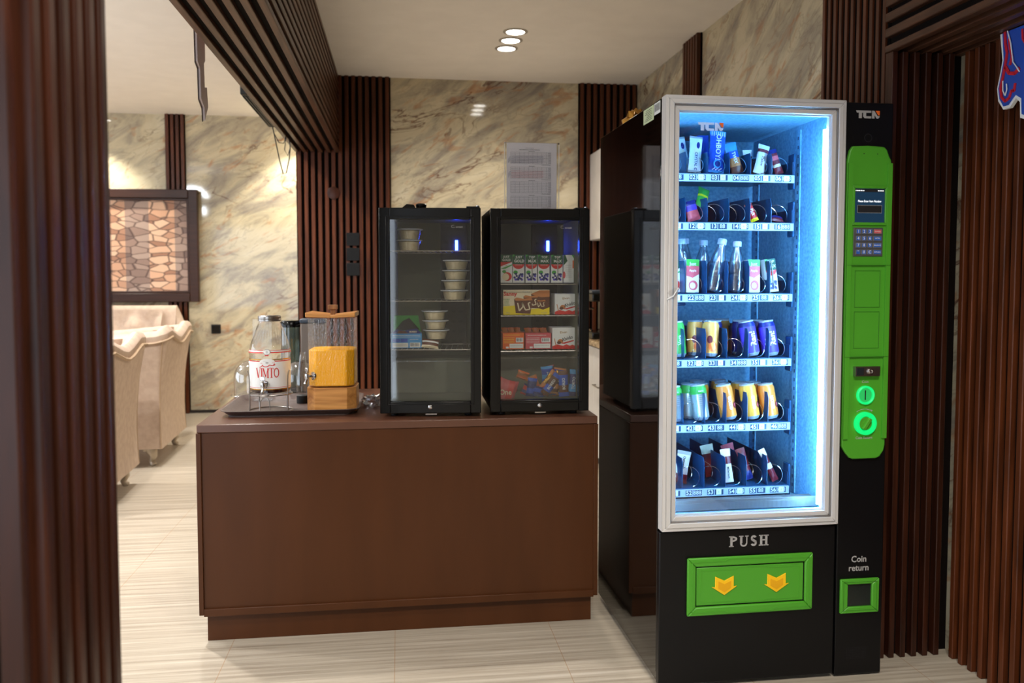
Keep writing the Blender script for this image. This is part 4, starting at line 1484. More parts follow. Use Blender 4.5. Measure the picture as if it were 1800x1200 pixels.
MB().box(-0.458, -0.345, y0, y1, CT+0.0005, 1.135, mat('warm_grey_plastic', (122, 112, 104), 0.4)).build('body', t, 0.006)
MB().box(-0.461, -0.342, y0-0.004, y1, 1.136, 1.156, mat('blue_grey_lid', (58, 68, 82), 0.3)).build('lid', t, 0.005)
MB().lathe([(0.038, 0.02), (0.044, 0.03), (0.044, 0.30), (0.042, 0.31)], M_SMOKE, (-0.508, 4.01, CT), 28, cap=False).build('water_tank', t)
MB().lathe([(0.046, 0.305), (0.046, 0.328), (0.040, 0.336), (0, 0.337)], M_BLACK, (-0.508, 4.01, CT), 28).build('tank_lid', t)
MB().lathe([(0, 0.0005), (0.045, 0.0005), (0.045, 0.022), (0, 0.022)], M_BLACKM, (-0.508, 4.01, CT), 28).build('tank_base', t)

# crumpled clear bag
b = MB()
NB, MBn = 22, 14
cx_, cy_ = -0.118, 3.50
vsx = []
for j in range(MBn+1):
    for i in range(NB):
        a, e = 2*pi*i/NB, -pi/2+pi*j/MBn
        d = Vector((cos(a)*cos(e), sin(a)*cos(e), sin(e)))
        r = 1+0.9*noise.noise(d*3.2)+0.5*noise.noise(d*8)
        vsx.append((cx_+0.034*r*d.x, cy_+0.036*r*d.y, CT+max(0.0006, 0.022+0.024*r*d.z)))
fs = [(j*NB+i, j*NB+(i+1) % NB, (j+1)*NB+(i+1) % NB, (j+1)*NB+i) for j in range(MBn) for i in range(NB)]
b.add(vsx, fs, thin_glass('bag_film', (0.82, 0.84, 0.88), 0.28, 0.9, 0.12))
o = b.build('plastic_bag', smooth=20)
tag(o, 'crumpled clear plastic bag between juice dispenser and left fridge', 'bag')
b = MB()
b.W = None
# ------------------------------------------------------------------ sockets
for k, (z, n) in enumerate(((1.651, 'top'), (1.534, 'middle'), (1.405, 'bottom'))):
    z = (1.651, 1.532, 1.413)[k]
    t = thing('wall_socket', n+' of three black square sockets on the dark slatted wall', 'socket', (-0.364, YK-0.036, z), 0, 'black sockets on the slatted wall')
    MB().box(-0.416, -0.312, YK-0.046, YK-0.036, z-0.051, z+0.051, M_BLACKM).build('plate', t, 0.003)
    MB().lathe([(0.030, -0.0465), (0.030, -0.048), (0.026, -0.048), (0.026, -0.044), (0, -0.044)], M_BLACKM, (-0.364, YK, z), 20, 'y').build('outlet', t)
t = thing('junction_cover', 'round reddish wooden cover on the slatted wall above the sockets', 'cover', (-0.511, YK-0.036, 2.014))
MB().lathe([(0.052, -0.0362), (0.052, -0.043), (0.046, -0.045), (0, -0.045)], M_WOODC, (-0.511, YK, 2.014), 8, 'y').build('cover', t)
t = thing('wall_socket', 'single black square socket on the marble lounge wall', 'socket', (-1.81, YF, 0.836))
MB().box(-1.855, -1.765, YF-0.012, YF-0.0002, 0.791, 0.881, M_BLACKM).build('plate', t, 0.003)
MB().box(-1.842, -1.778, YF-0.014, YF-0.012, 0.804, 0.868, M_BLACK).build('rocker', t, 0.002)

# ------------------------------------------------------------------ framed stone picture
t = thing('framed_picture', 'dark brown framed panel of stacked stone on the lounge wall', 'picture', (-2.75, YF-0.05, 1.10))
a0, a1, c0, c1 = -3.55, -1.945, 1.108, 2.200
yb = YF-0.038
b = MB()
fw = 0.085
for (p_, q_, r_, s_) in ((a0, a0+fw, c0, c1), (a1-fw, a1, c0, c1), (a0+fw, a1-fw, c1-fw, c1), (a0+fw, a1-fw, c0, c0+fw)):
    b.box(p_, q_, yb-0.062, yb, r_, s_, M_FRAME)
fr = b.build('frame', t, 0.006)
b = MB()
g = 0.022
A0, A1, C0, C1 = a0+fw, a1-fw, c0+fw, c1-fw
for (p_, q_, r_, s_) in ((A0, A0+g, C0, C1), (A1-g, A1, C0, C1), (A0+g, A1-g, C1-g, C1), (A0+g, A1-g, C0, C0+g)):
    b.box(p_, q_, yb-0.045, yb-0.002, r_, s_, M_FRAME)
b.build('inner_frame', fr, 0.004)
MB().box(A0, A1, yb-0.020, yb-0.003, C0, C1, M_STONE).build('stone_panel', t, smooth=0)

# ------------------------------------------------------------------ sofas


def upath(w_, d, r, n=7):
    """plan outline of back and two arms, opening towards -x; returns (x,y,nx,ny,s) list"""
    pts = []
    for k in range(7):
        f = k/6
        pts.append((-d*(1-f)*1.0+(-r)*f, -w_/2, 0, -1, f*0.5))
    for k in range(1, n):
        a = -pi/2+pi/2*k/n
        pts.append((-r+r*cos(a), -w_/2+r+r*sin(a), cos(a), sin(a), 0.5+0.2*k/n))
    for k in range(0, 9):
        f = k/8
        pts.append((0, -w_/2+r+(w_-2*r)*f, 1, 0, 0.7+0.3*min(f, 1-f)*2))
    m = [(x, -y, nx, -ny, s_) for x, y, nx, ny, s_ in reversed(pts[:6+n])]
    return pts+m


def armchair(w_, d, label, cat, group, hb=1.0, ha=0.90, name='armchair', flare=0.06, pw=1.0, dip=0.06):
    """seat faces -x, outer back at x=0, standing on z=0"""
    t = thing(name, label, cat, group=group)
    U = upath(w_, d, 0.022)
    th = 0.09
    b = MB()
    rows_ = []
    seam = []
    for (x, y, nx, ny, s_) in U:
        e = max(0, s_/0.7)
        e = min(1, e)
        top = ha+(hb-ha)*min(1, e)**pw
        if s_ > 0.7:
            top = hb-dip*sin((s_-0.7)/0.3*pi/2)**2+0.02*(1 if dip else 0)*(1-(s_-0.7)/0.3)
        fl = flare*(0.35+0.65*e)
        sec = []
        for k in range(8):
            f = k/7
            sec.append((fl*(f**1.8)-0.02*sin(pi*f), 0.13+(top-0.07-0.13)*f))
        for k in range(1, 7):
            a = pi*k/7
            sec.append((fl-th/2+th/2*cos(a)+0.005, top-0.07+0.07*sin(a)))
        sec.append((fl-th, top-0.09))
        sec.append((-th-0.02, 0.50))
        sec.append((-th-0.03, 0.34))
        rows_.append([(x+nx*o_, y+ny*o_, z) for o_, z in sec])
        seam.append((x+nx*(fl+0.004), y+ny*(fl+0.004), top-0.085))
    n = len(rows_[0])
    vsx = [q for r_ in rows_ for q in r_]
    fs = [(i*n+k, (i+1)*n+k, (i+1)*n+k+1, i*n+k+1) for i in range(len(rows_)-1) for k in range(n-1)]
    fs.append(tuple(range(n)))
    fs.append(tuple(range((len(rows_)-1)*n+n-1, (len(rows_)-1)*n-1, -1)))
    b.add(vsx, fs, M_LEATH)
    sh = b.build('shell', t, smooth=28)
    MB().tube(seam, 0.009, M_PIPE, 6).build('piping', sh)
    for i in (6+3, len(U)-10):
        MB().tube([(q[0]+U[i][2]*0.004, q[1]+U[i][3]*0.004, q[2]) for q in rows_[i][:8]], 0.006, M_PIPE, 6).build('seam', sh)
    MB().box(-d+0.02, -0.02, -w_/2+0.02, w_/2-0.02, 0.13, 0.32, M_LEATH).build('base_frame', t, 0.01)
    MB().box(-d-0.01, -0.16, -w_/2+0.15, w_/2-0.15, 0.32, 0.47, M_LEATH).build('seat_cushion', t, 0.04, seg=4)

    def tf(u, v):
        y = (u-0.5)*(w_-0.26)
        z = 0.46+(hb-0.50)*v
        q = (u*6*(w_/0.9))
        r_ = v*4
        dd = abs(sin(pi*q*0.5+(pi*r_*0.5)))*abs(sin(pi*q*0.5-pi*r_*0.5))
        return (-0.15-0.05*dd+0.10*v, y, z)
    MB().grid(tf, 36, 24, M_LEATH).build('tufted_back', t)
    for px, py in ((-0.085, -w_/2+0.07), (-0.085, w_/2-0.07), (-d+0.06, -w_/2+0.07), (-d+0.06, w_/2-0.07)):
        l = MB()
        sx = 1 if px > -0.2 else -1
        sy = 1 if py > 0 else -1
        l.tube([(px-0.015*sx, py-0.01*sy, 0.14), (px, py, 0.10), (px+0.012*sx, py+0.008*sy, 0.065), (px-0.002*sx, py, 0.030), (px+0.012*sx, py+0.01*sy, 0.010), (px+0.016*sx, py+0.012*sy, 0.002)],
               [0.045, 0.038, 0.026, 0.018, 0.024, 0.020], M_SILV, 10)
        l.lathe([(0.0, -0.012), (0.02, -0.006), (0.022, 0.006), (0.0, 0.014)], M_SILV, (px-0.045*sx, py, 0.112), 10)
        l.build('leg', t)
    return t


A = armchair(0.88, 0.80, 'cream velvet armchair seen from behind, farther of the two beside the aisle', 'armchair', 'cream armchairs along the aisle')
A.location = (-1.705, 6.60, 0)
A.rotation_euler = (0, 0, R(3))
B = copy_tree(A)
B['label'] = 'cream velvet armchair nearest the slatted pillar, mostly hidden by it'
B.location = (-1.675, 5.26, 0)
C = armchair(1.75, 0.85, 'high-backed cream tufted sofa against the marble wall under the stone picture', 'sofa', None, hb=1.08, ha=0.74, name='sofa', flare=0.08, pw=3.0, dip=0.0)
C.location = (-2.98, 8.36, 0)
C.rotation_euler = (0, 0, R(90))

# ------------------------------------------------------------------ unit and hanging signs by the beams
t = thing('wall_air_unit', 'dark grey louvred unit mounted on the lounge side of the slatted beam', 'air unit', (-0.90, 5.2, 2.30))
MB().box(-0.888, -0.807, 4.95, 6.0, 2.385, 2.50, M_BLACKM).build('casing', t, 0.006)
b = MB()
for k in range(5):
    x = -0.882+0.016*k
    b.box(x, x+0.004, 5.0, 5.95, 2.379, 2.385, mat('louvre_grey', (74, 76, 74), 0.5))
b.build('louvre', t)
b = MB()
b.tube([(-0.86, 5.98, 2.39), (-0.845, 6.0, 2.30), (-0.82, 6.02, 2.16), (-0.80, 6.04, 2.07), (-0.78, 6.05, 2.08), (-0.76, 6.06, 2.18), (-0.755, 6.08, 2.26), (-0.765, 6.1, 2.345)], 0.004, M_RUBBER, 6)
b.tube([(-0.85, 5.99, 2.34), (-0.82, 6.0, 2.28), (-0.79, 6.02, 2.28), (-0.775, 6.04, 2.345)], 0.003, M_RUBBER, 6)
b.tube([(-0.775, 6.04, 2.34), (-0.79, 6.05, 2.24), (-0.77, 6.06, 2.20), (-0.755, 6.08, 2.26)], 0.003, M_RUBBER, 6)
b.build('cable', t)

t = thing('hanging_sign', 'thin grey-brown cut-out sign hanging beside the slatted beam at top left', 'sign', (-0.862, 3.90, 2.43))
O = [(3.80+(y_-3.69)*0.86, 2.05+(z_-2.04)*0.93) for y_, z_ in [(3.69, 2.46), (3.87, 2.46), (3.87, 2.33), (3.84, 2.31), (3.85, 2.20), (3.90, 2.21), (3.92, 2.12), (3.84, 2.04), (3.83, 2.10), (3.76, 2.13), (3.75, 2.27), (3.70, 2.29)]]
MB().prism(O, -0.866, -0.858, mat('grey_brown_board', (200, 188, 190), 0.5), 'x').build('board', t, smooth=0)
MB().prism([(p_[0]-0.005, p_[1]-0.006) for p_ in O], -0.870, -0.8665, mat('dark_brown_edge', (52, 34, 28), 0.5), 'x').build('backing', t, smooth=0)
MB().tube([(-0.864, 3.815, 2.435), (-0.864, 3.815, CEIL-0.0005)], 0.002, M_STEEL, 6).build('wire', t)
MB().tube([(-0.864, 3.94, 2.435), (-0.864, 3.94, CEIL-0.0005)], 0.002, M_STEEL, 6).build('wire', t)

# red, white and blue cut-out emblem on the recess wall
t = thing('wall_emblem', 'blue, red and white cut-out emblem sign at the top right', 'sign', (1.90, 2.2, 1.8))
EX = 1.895
T = Matrix.Translation((0, 0, 0))
b = MB()
# outline given as (distance towards the camera from y=3.16, height)


def yz(L):
    return [(2.466-u*0.675, 2.118+(z-2.329)*0.607) for u, z in L]


o1 = [(0.010, 2.329), (0.52, 2.329), (0.52, 1.98), (0.36, 1.98), (0.30, 2.02), (0.26, 1.93), (0.20, 1.85), (0.155, 1.87), (0.150, 1.95), (0.125, 1.975), (0.085, 1.935), (0.045, 1.935), (0.010, 1.985),
      (0.0, 2.05), (0.018, 2.13), (0.030, 2.19), (0.020, 2.26)]
b.prism(yz(o1), EX, EX+0.012, M_WHITE, 'x')
b.build('white_backing', t, smooth=0)
o2 = [(0.030, 2.328), (0.515, 2.328), (0.515, 2.0), (0.37, 1.995), (0.30, 2.05), (0.25, 1.96), (0.20, 1.87), (0.168, 1.885), (0.163, 1.965), (0.125, 1.993), (0.080, 1.950), (0.050, 1.950), (0.022, 1.995),
      (0.013, 2.05), (0.030, 2.12), (0.043, 2.19), (0.036, 2.26)]
MB().prism(yz(o2), EX-0.003, EX-0.0002, mat('emblem_blue', (34, 74, 170), 0.4), 'x').build('blue_layer', t, smooth=0)
r = MB()
MR = mat('emblem_red', (196, 26, 44), 0.4)


def ribbon(P_, t_):
    for a, c in zip(P_, P_[1:]):
        r.prism(yz(quad(a, c, t_)), EX-0.006, EX-0.0032, MR, 'x')


ribbon([(0.050, 2.33), (0.055, 2.27), (0.068, 2.22), (0.060, 2.17), (0.045, 2.10), (0.032, 2.05), (0.040, 2.00), (0.065, 1.972), (0.090, 1.985)], 0.014)
ribbon([(0.078, 2.29), (0.085, 2.24), (0.100, 2.19), (0.088, 2.15)], 0.012)
ribbon([(0.060, 2.15), (0.085, 2.11), (0.120, 2.10), (0.150, 2.12)], 0.018)
ribbon([(0.090, 1.985), (0.105, 2.02), (0.120, 2.01), (0.126, 2.05)], 0.012)
ribbon([(0.16, 2.31), (0.165, 2.26), (0.19, 2.22)], 0.010)
ribbon([(0.24, 2.28), (0.30, 2.10), (0.42, 2.05), (0.48, 2.2), (0.40, 2.29), (0.27, 2.28)], 0.02)
r.build('red_layer', t, smooth=0)
r = MB()
ribbon2 = lambda P_, t_: [r.prism(yz(quad(a, c, t_)), EX-0.008, EX-0.0062, M_WHITE, 'x') for a, c in zip(P_, P_[1:])]
ribbon2([(0.070, 2.33), (0.094, 2.26), (0.112, 2.16), (0.135, 2.13), (0.155, 2.10)], 0.005)
ribbon2([(0.050, 2.08), (0.052, 2.03), (0.068, 2.00), (0.078, 2.03), (0.074, 2.06)], 0.005)
r.build('white_line', t, smooth=0)
MB().box(EX+0.012, XR-0.037, 2.2, 2.23, 2.02, 2.06, M_STEEL).build('bracket', t)

# ------------------------------------------------------------------ kitchen units along the right wall
t = thing('base_cabinet', 'white base cabinet unit under the granite worktop behind the fridge', 'cabinet', (1.66, 5.5, 0))
MB().box(1.378, XR-0.03, 4.30, 6.70, 0.08, 0.868, M_CABW).build('body', t)
for k in range(5):
    ya = 4.31+k*0.478
    d = MB().box(1.358, 1.377, ya, ya+0.472, 0.10, 0.855, M_CABW).build('door', t, 0.003)
    MB().tube([(1.356, ya+0.05+0.18, 0.60), (1.330, ya+0.05+0.18, 0.60), (1.330, ya+0.40, 0.60), (1.356, ya+0.40, 0.60)], 0.005, M_STEEL, 8).build('handle', d)
MB().box(1.42, XR-0.05, 4.34, 6.68, 0, 0.08, M_INNERD).build('plinth', t)
o = MB().box(1.335, XR-0.028, 4.28, 6.72, 0.8685, 0.905, M_GRAN).build('worktop', bevel=0.004)
tag(o, 'speckled granite worktop along the right kitchen wall', 'worktop')
t = thing('wall_cabinet', 'pale marble-fronted wall cabinet at the right end of the back wall', 'cabinet', (1.75, 6.4, 1.65))
MB().box(1.575, XR-0.04, 5.60, 6.755, 1.65, 2.353, M_CABW).build('body', t)
for k in range(3):
    MB().box(1.558, 1.574, 5.603+k*0.385, 5.603+k*0.385+0.380, 1.653, 2.35, noisy('white_marbled_laminate', (196, 190, 182), (212, 206, 198), 5, 0.3)).build('door', t, 0.002)
t = thing('espresso_maker', 'black espresso maker with chrome handle on the granite worktop', 'coffee maker', (1.50, 6.0, 0.905))
ex, ey, ez = 1.36, 5.80, 0.9055
MB().box(ex, ex+0.28, ey, ey+0.34, ez, ez+0.05, M_BLACK).box(ex+0.12, ex+0.28, ey, ey+0.34, ez+0.05, ez+0.33, M_BLACK).box(ex, ex+0.28, ey, ey+0.34, ez+0.27, ez+0.33, M_BLACK).build('body', t, 0.01)
MB().box(ex-0.004, ex+0.28, ey-0.002, ey+0.342, ez+0.330, ez+0.350, mat('steel_blue_lid', (70, 78, 90), 0.3, 0.5)).build('top_plate', t, 0.004)
MB().tube([(ex+0.02, ey+0.06, ez+0.22), (ex-0.03, ey+0.03, ez+0.22), (ex-0.03, ey+0.03, ez+0.08), (ex+0.01, ey+0.05, ez+0.06)], 0.008, M_CHROME, 8).build('handle', t)
t = thing('glass_cup', 'small clear cup standing before the espresso maker on the worktop', 'cup', (1.41, 5.62, 0.905))
MB().lathe([(0, 0.001), (0.022, 0.001), (0.034, 0.07), (0.035, 0.075)], M_SMOKE, (1.41, 5.62, 0.905), 24, cap=False).build('cup', t)

# lounge pendant lamp (its reflection shows in the polished marble)
t = thing('pendant_lamp', 'frosted crescent pendant lamp hanging in the lounge, seen mirrored in the marble', 'lamp', (-2.94, 4.3, 2.58))
M_FROST = mat('lit_frosted_glass', (250, 250, 255), 0.4, emit=32, ecol=(0.85, 0.93, 1.0))
b = MB()
pts = [(-3.05+0.30*sin(R(a)), 4.3, 2.50+0.24*cos(R(a))) for a in range(-60, 61, 12)]
b.tube([(p_[0], p_[1], p_[2]-0.10) for p_ in pts], [0.012, 0.025, 0.035, 0.042, 0.048, 0.05, 0.05, 0.048, 0.042, 0.03, 0.012], M_FROST, 12)
b.build('curved_shade', t)
for xx in (-3.02, -2.86):
    MB().lathe([(0.0, 2.27), (0.035, 2.28), (0.035, 2.38), (0.0, 2.39)], M_FROST, (xx, 4.3, 0), 16).build('small_shade', t)
MB().tube([(-3.05, 4.3, 2.68), (-3.05, 4.3, CEIL-0.001)], 0.006, M_STEEL, 8).tube([(-3.02, 4.3, 2.38), (-3.05, 4.3, 2.62), (-2.86, 4.3, 2.38)], 0.004, M_STEEL, 6).build('rod', t)

# ------------------------------------------------------------------ vending machine
_before = set(o_.name for o_ in bpy.data.objects)
VX0, VX1, VY, VYB = 0.830, 1.615, 2.575, 3.375
V = thing('vending_machine', 'tall black vending machine with lit blue cabinet and green control panel', 'vending machine', (1.22, 2.95, 0))
b = MB()
zt = 1.918
b.box(VX0, VX0+0.022, VY+0.028, VYB, 0.05, zt, M_MIRROR)
b.build('side_panel', V, 0.0015)
b = MB()
b.box(VX1-0.022, VX1, VY+0.028, VYB, 0.05, zt, M_SATIN).box(VX0+0.022, VX1-0.022, VYB-0.02, VYB, 0.05, zt, M_SATIN)
b.box(VX0+0.022, VX1-0.022, VY+0.028, VYB-0.02, zt-0.02, zt, M_SATIN).box(VX0+0.022, VX1-0.022, VY+0.028, VYB-0.02, 0.05, 0.07, M_SATIN)
b.box(1.428, 1.440, VY+0.028, VYB-0.02, 0.07, zt-0.02, M_SATIN)
b.build('cabinet', V)
b = MB()
b.box(VX0+0.001, VX0+0.012, VY+0.02, VYB-0.001, 0.022, 0.05, M_MIRROR).box(VX0+0.02, VX1-0.01, VY+0.03, VY+0.042, 0.002, 0.05, M_BLACKM)
b.build('skirt', V)
for x in (VX0+0.06, VX1-0.06):
    for y in (VY+0.10, VYB-0.20):
        MB().lathe([(0.030, 0.0005), (0.030, 0.006), (0.012, 0.012), (0.007, 0.014), (0.007, 0.05)], M_STEEL, (x, y, 0), 20).build('levelling_foot', V)
# lower front door
b = MB()
b.box(VX0, 1.440, VY, VY+0.027, 0.014, 0.522, M_SATIN)
lf = b.build('lower_door', V, 0.003)
# right-hand control door
b = MB()
b.box(1.447, VX1, VY, VY+0.027, 0.006, zt+0.002, M_SATIN)
cp = b.build('control_door', V, 0.003)

# aluminium door frame
b = MB()
fx0, fx1, fz0, fz1 = 0.832, 1.440, 0.530, 1.922
fy0, fy1 = VY-0.022, VY+0.024


def framering(mb, x0, x1, z0, z1, w_, ya, yb_, m):
    for pts in ([(x0, z0), (x0+w_, z0+w_), (x0+w_, z1-w_), (x0, z1)], [(x1, z0), (x1, z1), (x1-w_, z1-w_), (x1-w_, z0+w_)],
                [(x0, z1), (x0+w_, z1-w_), (x1-w_, z1-w_), (x1, z1)], [(x0, z0), (x1, z0), (x1-w_, z0+w_), (x0+w_, z0+w_)]):
        mb.prism(pts, ya, yb_, m)


framering(b, fx0, fx1, fz0, fz1, 0.012, fy0+0.005, fy1, M_ALU)
framering(b, fx0+0.012, fx1-0.012, fz0+0.012, fz1-0.012, 0.015, fy0, fy1, M_ALU)
framering(b, fx0+0.027, fx1-0.027, fz0+0.027, fz1-0.027, 0.004, fy0+0.004, fy1, M_ALUD)
framering(b, fx0+0.031, fx1-0.031, fz0+0.031, fz1-0.031, 0.016, fy0+0.010, fy1, M_ALU)
vf = b.build('door_frame', V, 0.0015, seg=1)
gx0, gx1, gz0, gz1 = fx0+0.045, fx1-0.045, fz0+0.045, fz1-0.045
MB().box(gx0, gx1, VY-0.004, VY, gz0, gz1, M_VPANE).build('door_glass', vf, smooth=0)
b = MB()
tcn(b, 0.941, 1.815, 0.086, VY-0.0045, M_DECAL)
b.build('window_logo', vf, smooth=0, label='white and orange logo lettering on the glass')
# film tear on the frame edge
b = MB()
b.add([(0.838, VY-0.0235, 1.300), (0.862, VY-0.030, 1.318), (0.880, VY-0.026, 1.310), (0.872, VY-0.0235, 1.292), (0.856, VY-0.029, 1.286)], [(0, 1, 2, 3, 4)], M_PLAST)
b.tube([(0.840, VY-0.024, 1.280), (0.858, VY-0.028, 1.290), (0.876, VY-0.025, 1.316), (0.880, VY-0.024, 1.305)], 0.0022, M_WHITE, 5)
b.build('torn_film', vf)

b = MB()
framering(b, gx0-0.006, gx1+0.006, gz0-0.006, gz1+0.006, 0.012, VY+0.0005, VY+0.012, mat('white_gasket', (226, 230, 232), 0.5))
b.build('door_gasket', vf)
# cooled compartment
cx0, cx1, cy0, cy1, cz0, cz1 = 0.856, 1.424, VY+0.028, 3.22, 0.560, 1.893
b = MB()
e = 0.003
b.box(cx0, cx0+e, cy0, cy1, cz0, cz1, M_GALV).box(cx1-e, cx1, cy0, cy1, cz0, cz1, M_GALV)
b.box(cx0, cx1, cy1-e, cy1, cz0, cz1, M_GALV).box(cx0, cx1, cy0, cy1, cz1-e, cz1, M_GALV).box(cx0, cx1, cy0, cy1, cz0, cz0+e, M_GALV)
ln = b.build('compartment_lining', V)
b = MB()
for xx in (cx0+0.010, cx1-0.022):
    for yy in (cy1-0.05, 2.835):
        x_ = cx0+e if xx < 1 else cx1-e-0.004
        b.box(x_, x_+0.004, yy-0.014, yy+0.014, cz0+0.01, cz1-0.02, M_GALV)
        for k in range(40):
            z = cz0+0.03+k*0.032
            b.box(x_-0.0006, x_+0.0046, yy-0.004, yy+0.004, z, z+0.012, M_NAVY)
b.build('slotted_rail', ln)
for xx in (cx0+0.012, 1.3865):
    MB().box(xx-0.003, xx+0.003, cy0-0.012, cy0-0.002, cz0+0.03, cz1-0.06, M_LEDW).build('led_strip', V, label='bright white-blue light strip')
b = MB()
b.box(cx0+0.004, cx1-0.004, 2.655, 2.72, 0.566, 0.592, M_ALUD)
b.box(cx0+0.004, cx1-0.004, 2.655, 2.657, 0.592, 0.602, M_ALUD)
b.build('bottom_sill', V, 0.002)
b = MB()
b.tube([(0.88, 3.0, 1.16), (0.93, 2.98, 1.20), (0.99, 2.97, 1.235), (1.02, 2.98, 1.25), (1.06, 3.0, 1.25)], 0.006, M_NAVY, 8)
b.build('cable', V)

ZR = [1.695, 1.527, 1.278, 1.049, 0.820, 0.591]
DIV = [0.908, 0.988, 1.0680, 1.1465, 1.2250, 1.3035]
COLX = [0.948, 1.028, 1.1075, 1.186, 1.2645, 1.342]
TY0, TY1 = 2.80, 3.17
LAB = [('01', '02', '03', '04', '05', '06'), ('11', '12', '13', '14', '15', '16'), ('21', '22', '23', '24', '25', '26'),
       ('31', '32', '33', '34', '35', '36'), ('41', '42', '43', '44', '45', '46'), ('51', '52', '53', '54', '55', '56')]
M_CLIP = mat('label_slide', (28, 60, 92), 0.4)
for r_, zr in enumerate(ZR):
    fz = zr+0.015            # tray floor
    x0, x1 = cx0+0.010, 1.3825
    b = MB()
    b.box(x0, x1, TY0, TY1, fz-0.004, fz, M_NAVY)
    b.box(x0, x0+0.003, TY0, TY1, fz, fz+0.045, M_NAVY).box(x1-0.003, x1, TY0, TY1, fz, fz+0.045, M_NAVY)
    b.box(x0, x1, TY1-0.003, TY1, fz, fz+0.05, M_NAVY)
    tr = b.build('tray', V)
    MB().box(x1+0.001, x1+0.010, 2.80, 2.845, zr-0.035, fz+0.075, M_NAVY).build('bracket', tr, 0.004)
    p_ = MB()
    p_.box(x0, x1, TY0-0.008, TY0-0.001, zr-0.014, zr+0.012, M_RAIL)
    yl = TY0-0.0086
    for c, cxx in enumerate(COLX):
        px = cxx-0.020
        p_.rect(px-0.012, px+0.013, zr-0.010, zr+0.009, yl, M_CLIP)
        p_.text(LAB[r_][c], px, zr-0.0005, 0.021, yl-0.0005, M_WHITE, 1, 0.02)
        p_.rect(px+0.016, px+0.048, zr-0.010, zr+0.009, yl, M_CLIP)
        p_.text('888' if c % 2 else '88', px+0.031, zr-0.0005, 0.020, yl-0.0005, M_WHITE, 1, 0.0)
        if (r_+c) % 3 != 0:
            p_.rect(px+0.021, px+0.040, zr-0.009, zr+0.010, yl-0.0009, M_WHITE)
            p_.text('4', px+0.030, zr, 0.012, yl-0.0012, M_GREYP)
    p_.build('price_rail', tr, smooth=0)
    hd = (0.075, 0.085, 0.115, 0.105, 0.105, 0.105)[r_]
    for c, dx in enumerate(DIV):
        q = [(TY0+0.002, fz), (TY0+0.002, fz+hd-0.02), (TY0+0.012, fz+hd), (TY1-0.01, fz+hd), (TY1-0.01, fz)]
        MB().prism(q, dx-0.0009, dx+0.0009, M_NAVY, 'x').build('divider', tr, smooth=0)
    for c, cxx in enumerate(COLX):
        n_ = 64
        rr = 0.0315
        pts = [(cxx+rr*cos(R(-90)+2*pi*4*k/n_), TY0+0.008+0.30*k/n_, fz+rr+0.003+rr*sin(R(-90)+2*pi*4*k/n_)) for k in range(n_+1)]
        MB().tube(pts, 0.0010, M_CHROME, 5).build('coil', tr)

# --- control door details
gf = VY
b = MB()
L = [(1.449, 0.790), (1.462, 0.768), (1.478, 0.750), (1.490, 0.746), (1.572, 0.746), (1.586, 0.752), (1.600, 0.772), (1.604, 0.792)]
Rr = [(1.604, 1.732), (1.596, 1.745), (1.588, 1.766), (1.578, 1.776), (1.522, 1.779), (1.466, 1.776), (1.456, 1.762), (1.451, 1.740), (1.449, 1.730)]
b.prism(L+Rr, gf-0.014, gf-0.0002, M_GREEN)
gp = b.build('green_panel', cp, 0.004)
b = MB()
for xa, xb in ((1.449, 1.466), (1.587, 1.604)):
    b.box(xa+0.001, xb, gf-0.021, gf-0.0142, 0.815, 1.722, M_GREEN)
b.box(1.466, 1.587, gf-0.0146, gf-0.0141, 1.388, 1.390, M_GREEND).box(1.450, 1.603, gf-0.0216, gf-0.0141, 1.3885, 1.3902, M_GREEND)
b.box(1.450, 1.603, gf-0.0216, gf-0.0141, 1.0865, 1.0885, M_GREEND)
for zz in (1.250, 1.115):
    framering(b, 1.482, 1.572, zz, zz+0.122, 0.0018, gf-0.0152, gf-0.0141, M_GREEND)
b.lathe([(0.0022, -0.0149), (0, -0.0149)], M_INK, (1.505, gf, 1.752), 8, 'y').lathe([(0.0022, -0.0149), (0, -0.0149)], M_INK, (1.553, gf, 1.752), 8, 'y')
b.build('panel_rib', gp, 0.002)
b = MB()
framering(b, 1.466, 1.590, 1.520, 1.648, 0.009, gf-0.0205, gf-0.0141, M_GREEN)
b.build('screen_bezel', gp, 0.002)
b = MB()
b.box(1.475, 1.581, gf-0.0155, gf-0.0142, 1.529, 1.639, M_LCD)
b.rect(1.4765, 1.580, 1.628, 1.638, gf-0.0157, M_INK)
b.text('Please Enter Item Number', 1.528, 1.598, 0.0098, gf-0.0160, M_LCDT, 0.78, 0.012)
smalltext(b, 1.478, 1.508, 1.631, 0.003, gf-0.0160, M_LCDT, 3)
smalltext(b, 1.556, 1.578, 1.631, 0.003, gf-0.0160, M_LCDT, 5)
b.rect(1.485, 1.571, 1.560, 1.585, gf-0.0160, M_GREYP)
b.rect(1.486, 1.570, 1.561, 1.584, gf-0.0162, M_INK)
b.build('display', gp, smooth=0, label='small lit screen asking for an item number')
b = MB()
b.box(1.473, 1.577, gf-0.017, gf-0.0142, 1.418, 1.512, M_KEYB)
kp = b.build('keypad', gp, 0.002)
KT = ['123', '456', '789', '*0C']
KW = ['CANCEL', 'ENTER', 'BALANCE', 'RETURN']
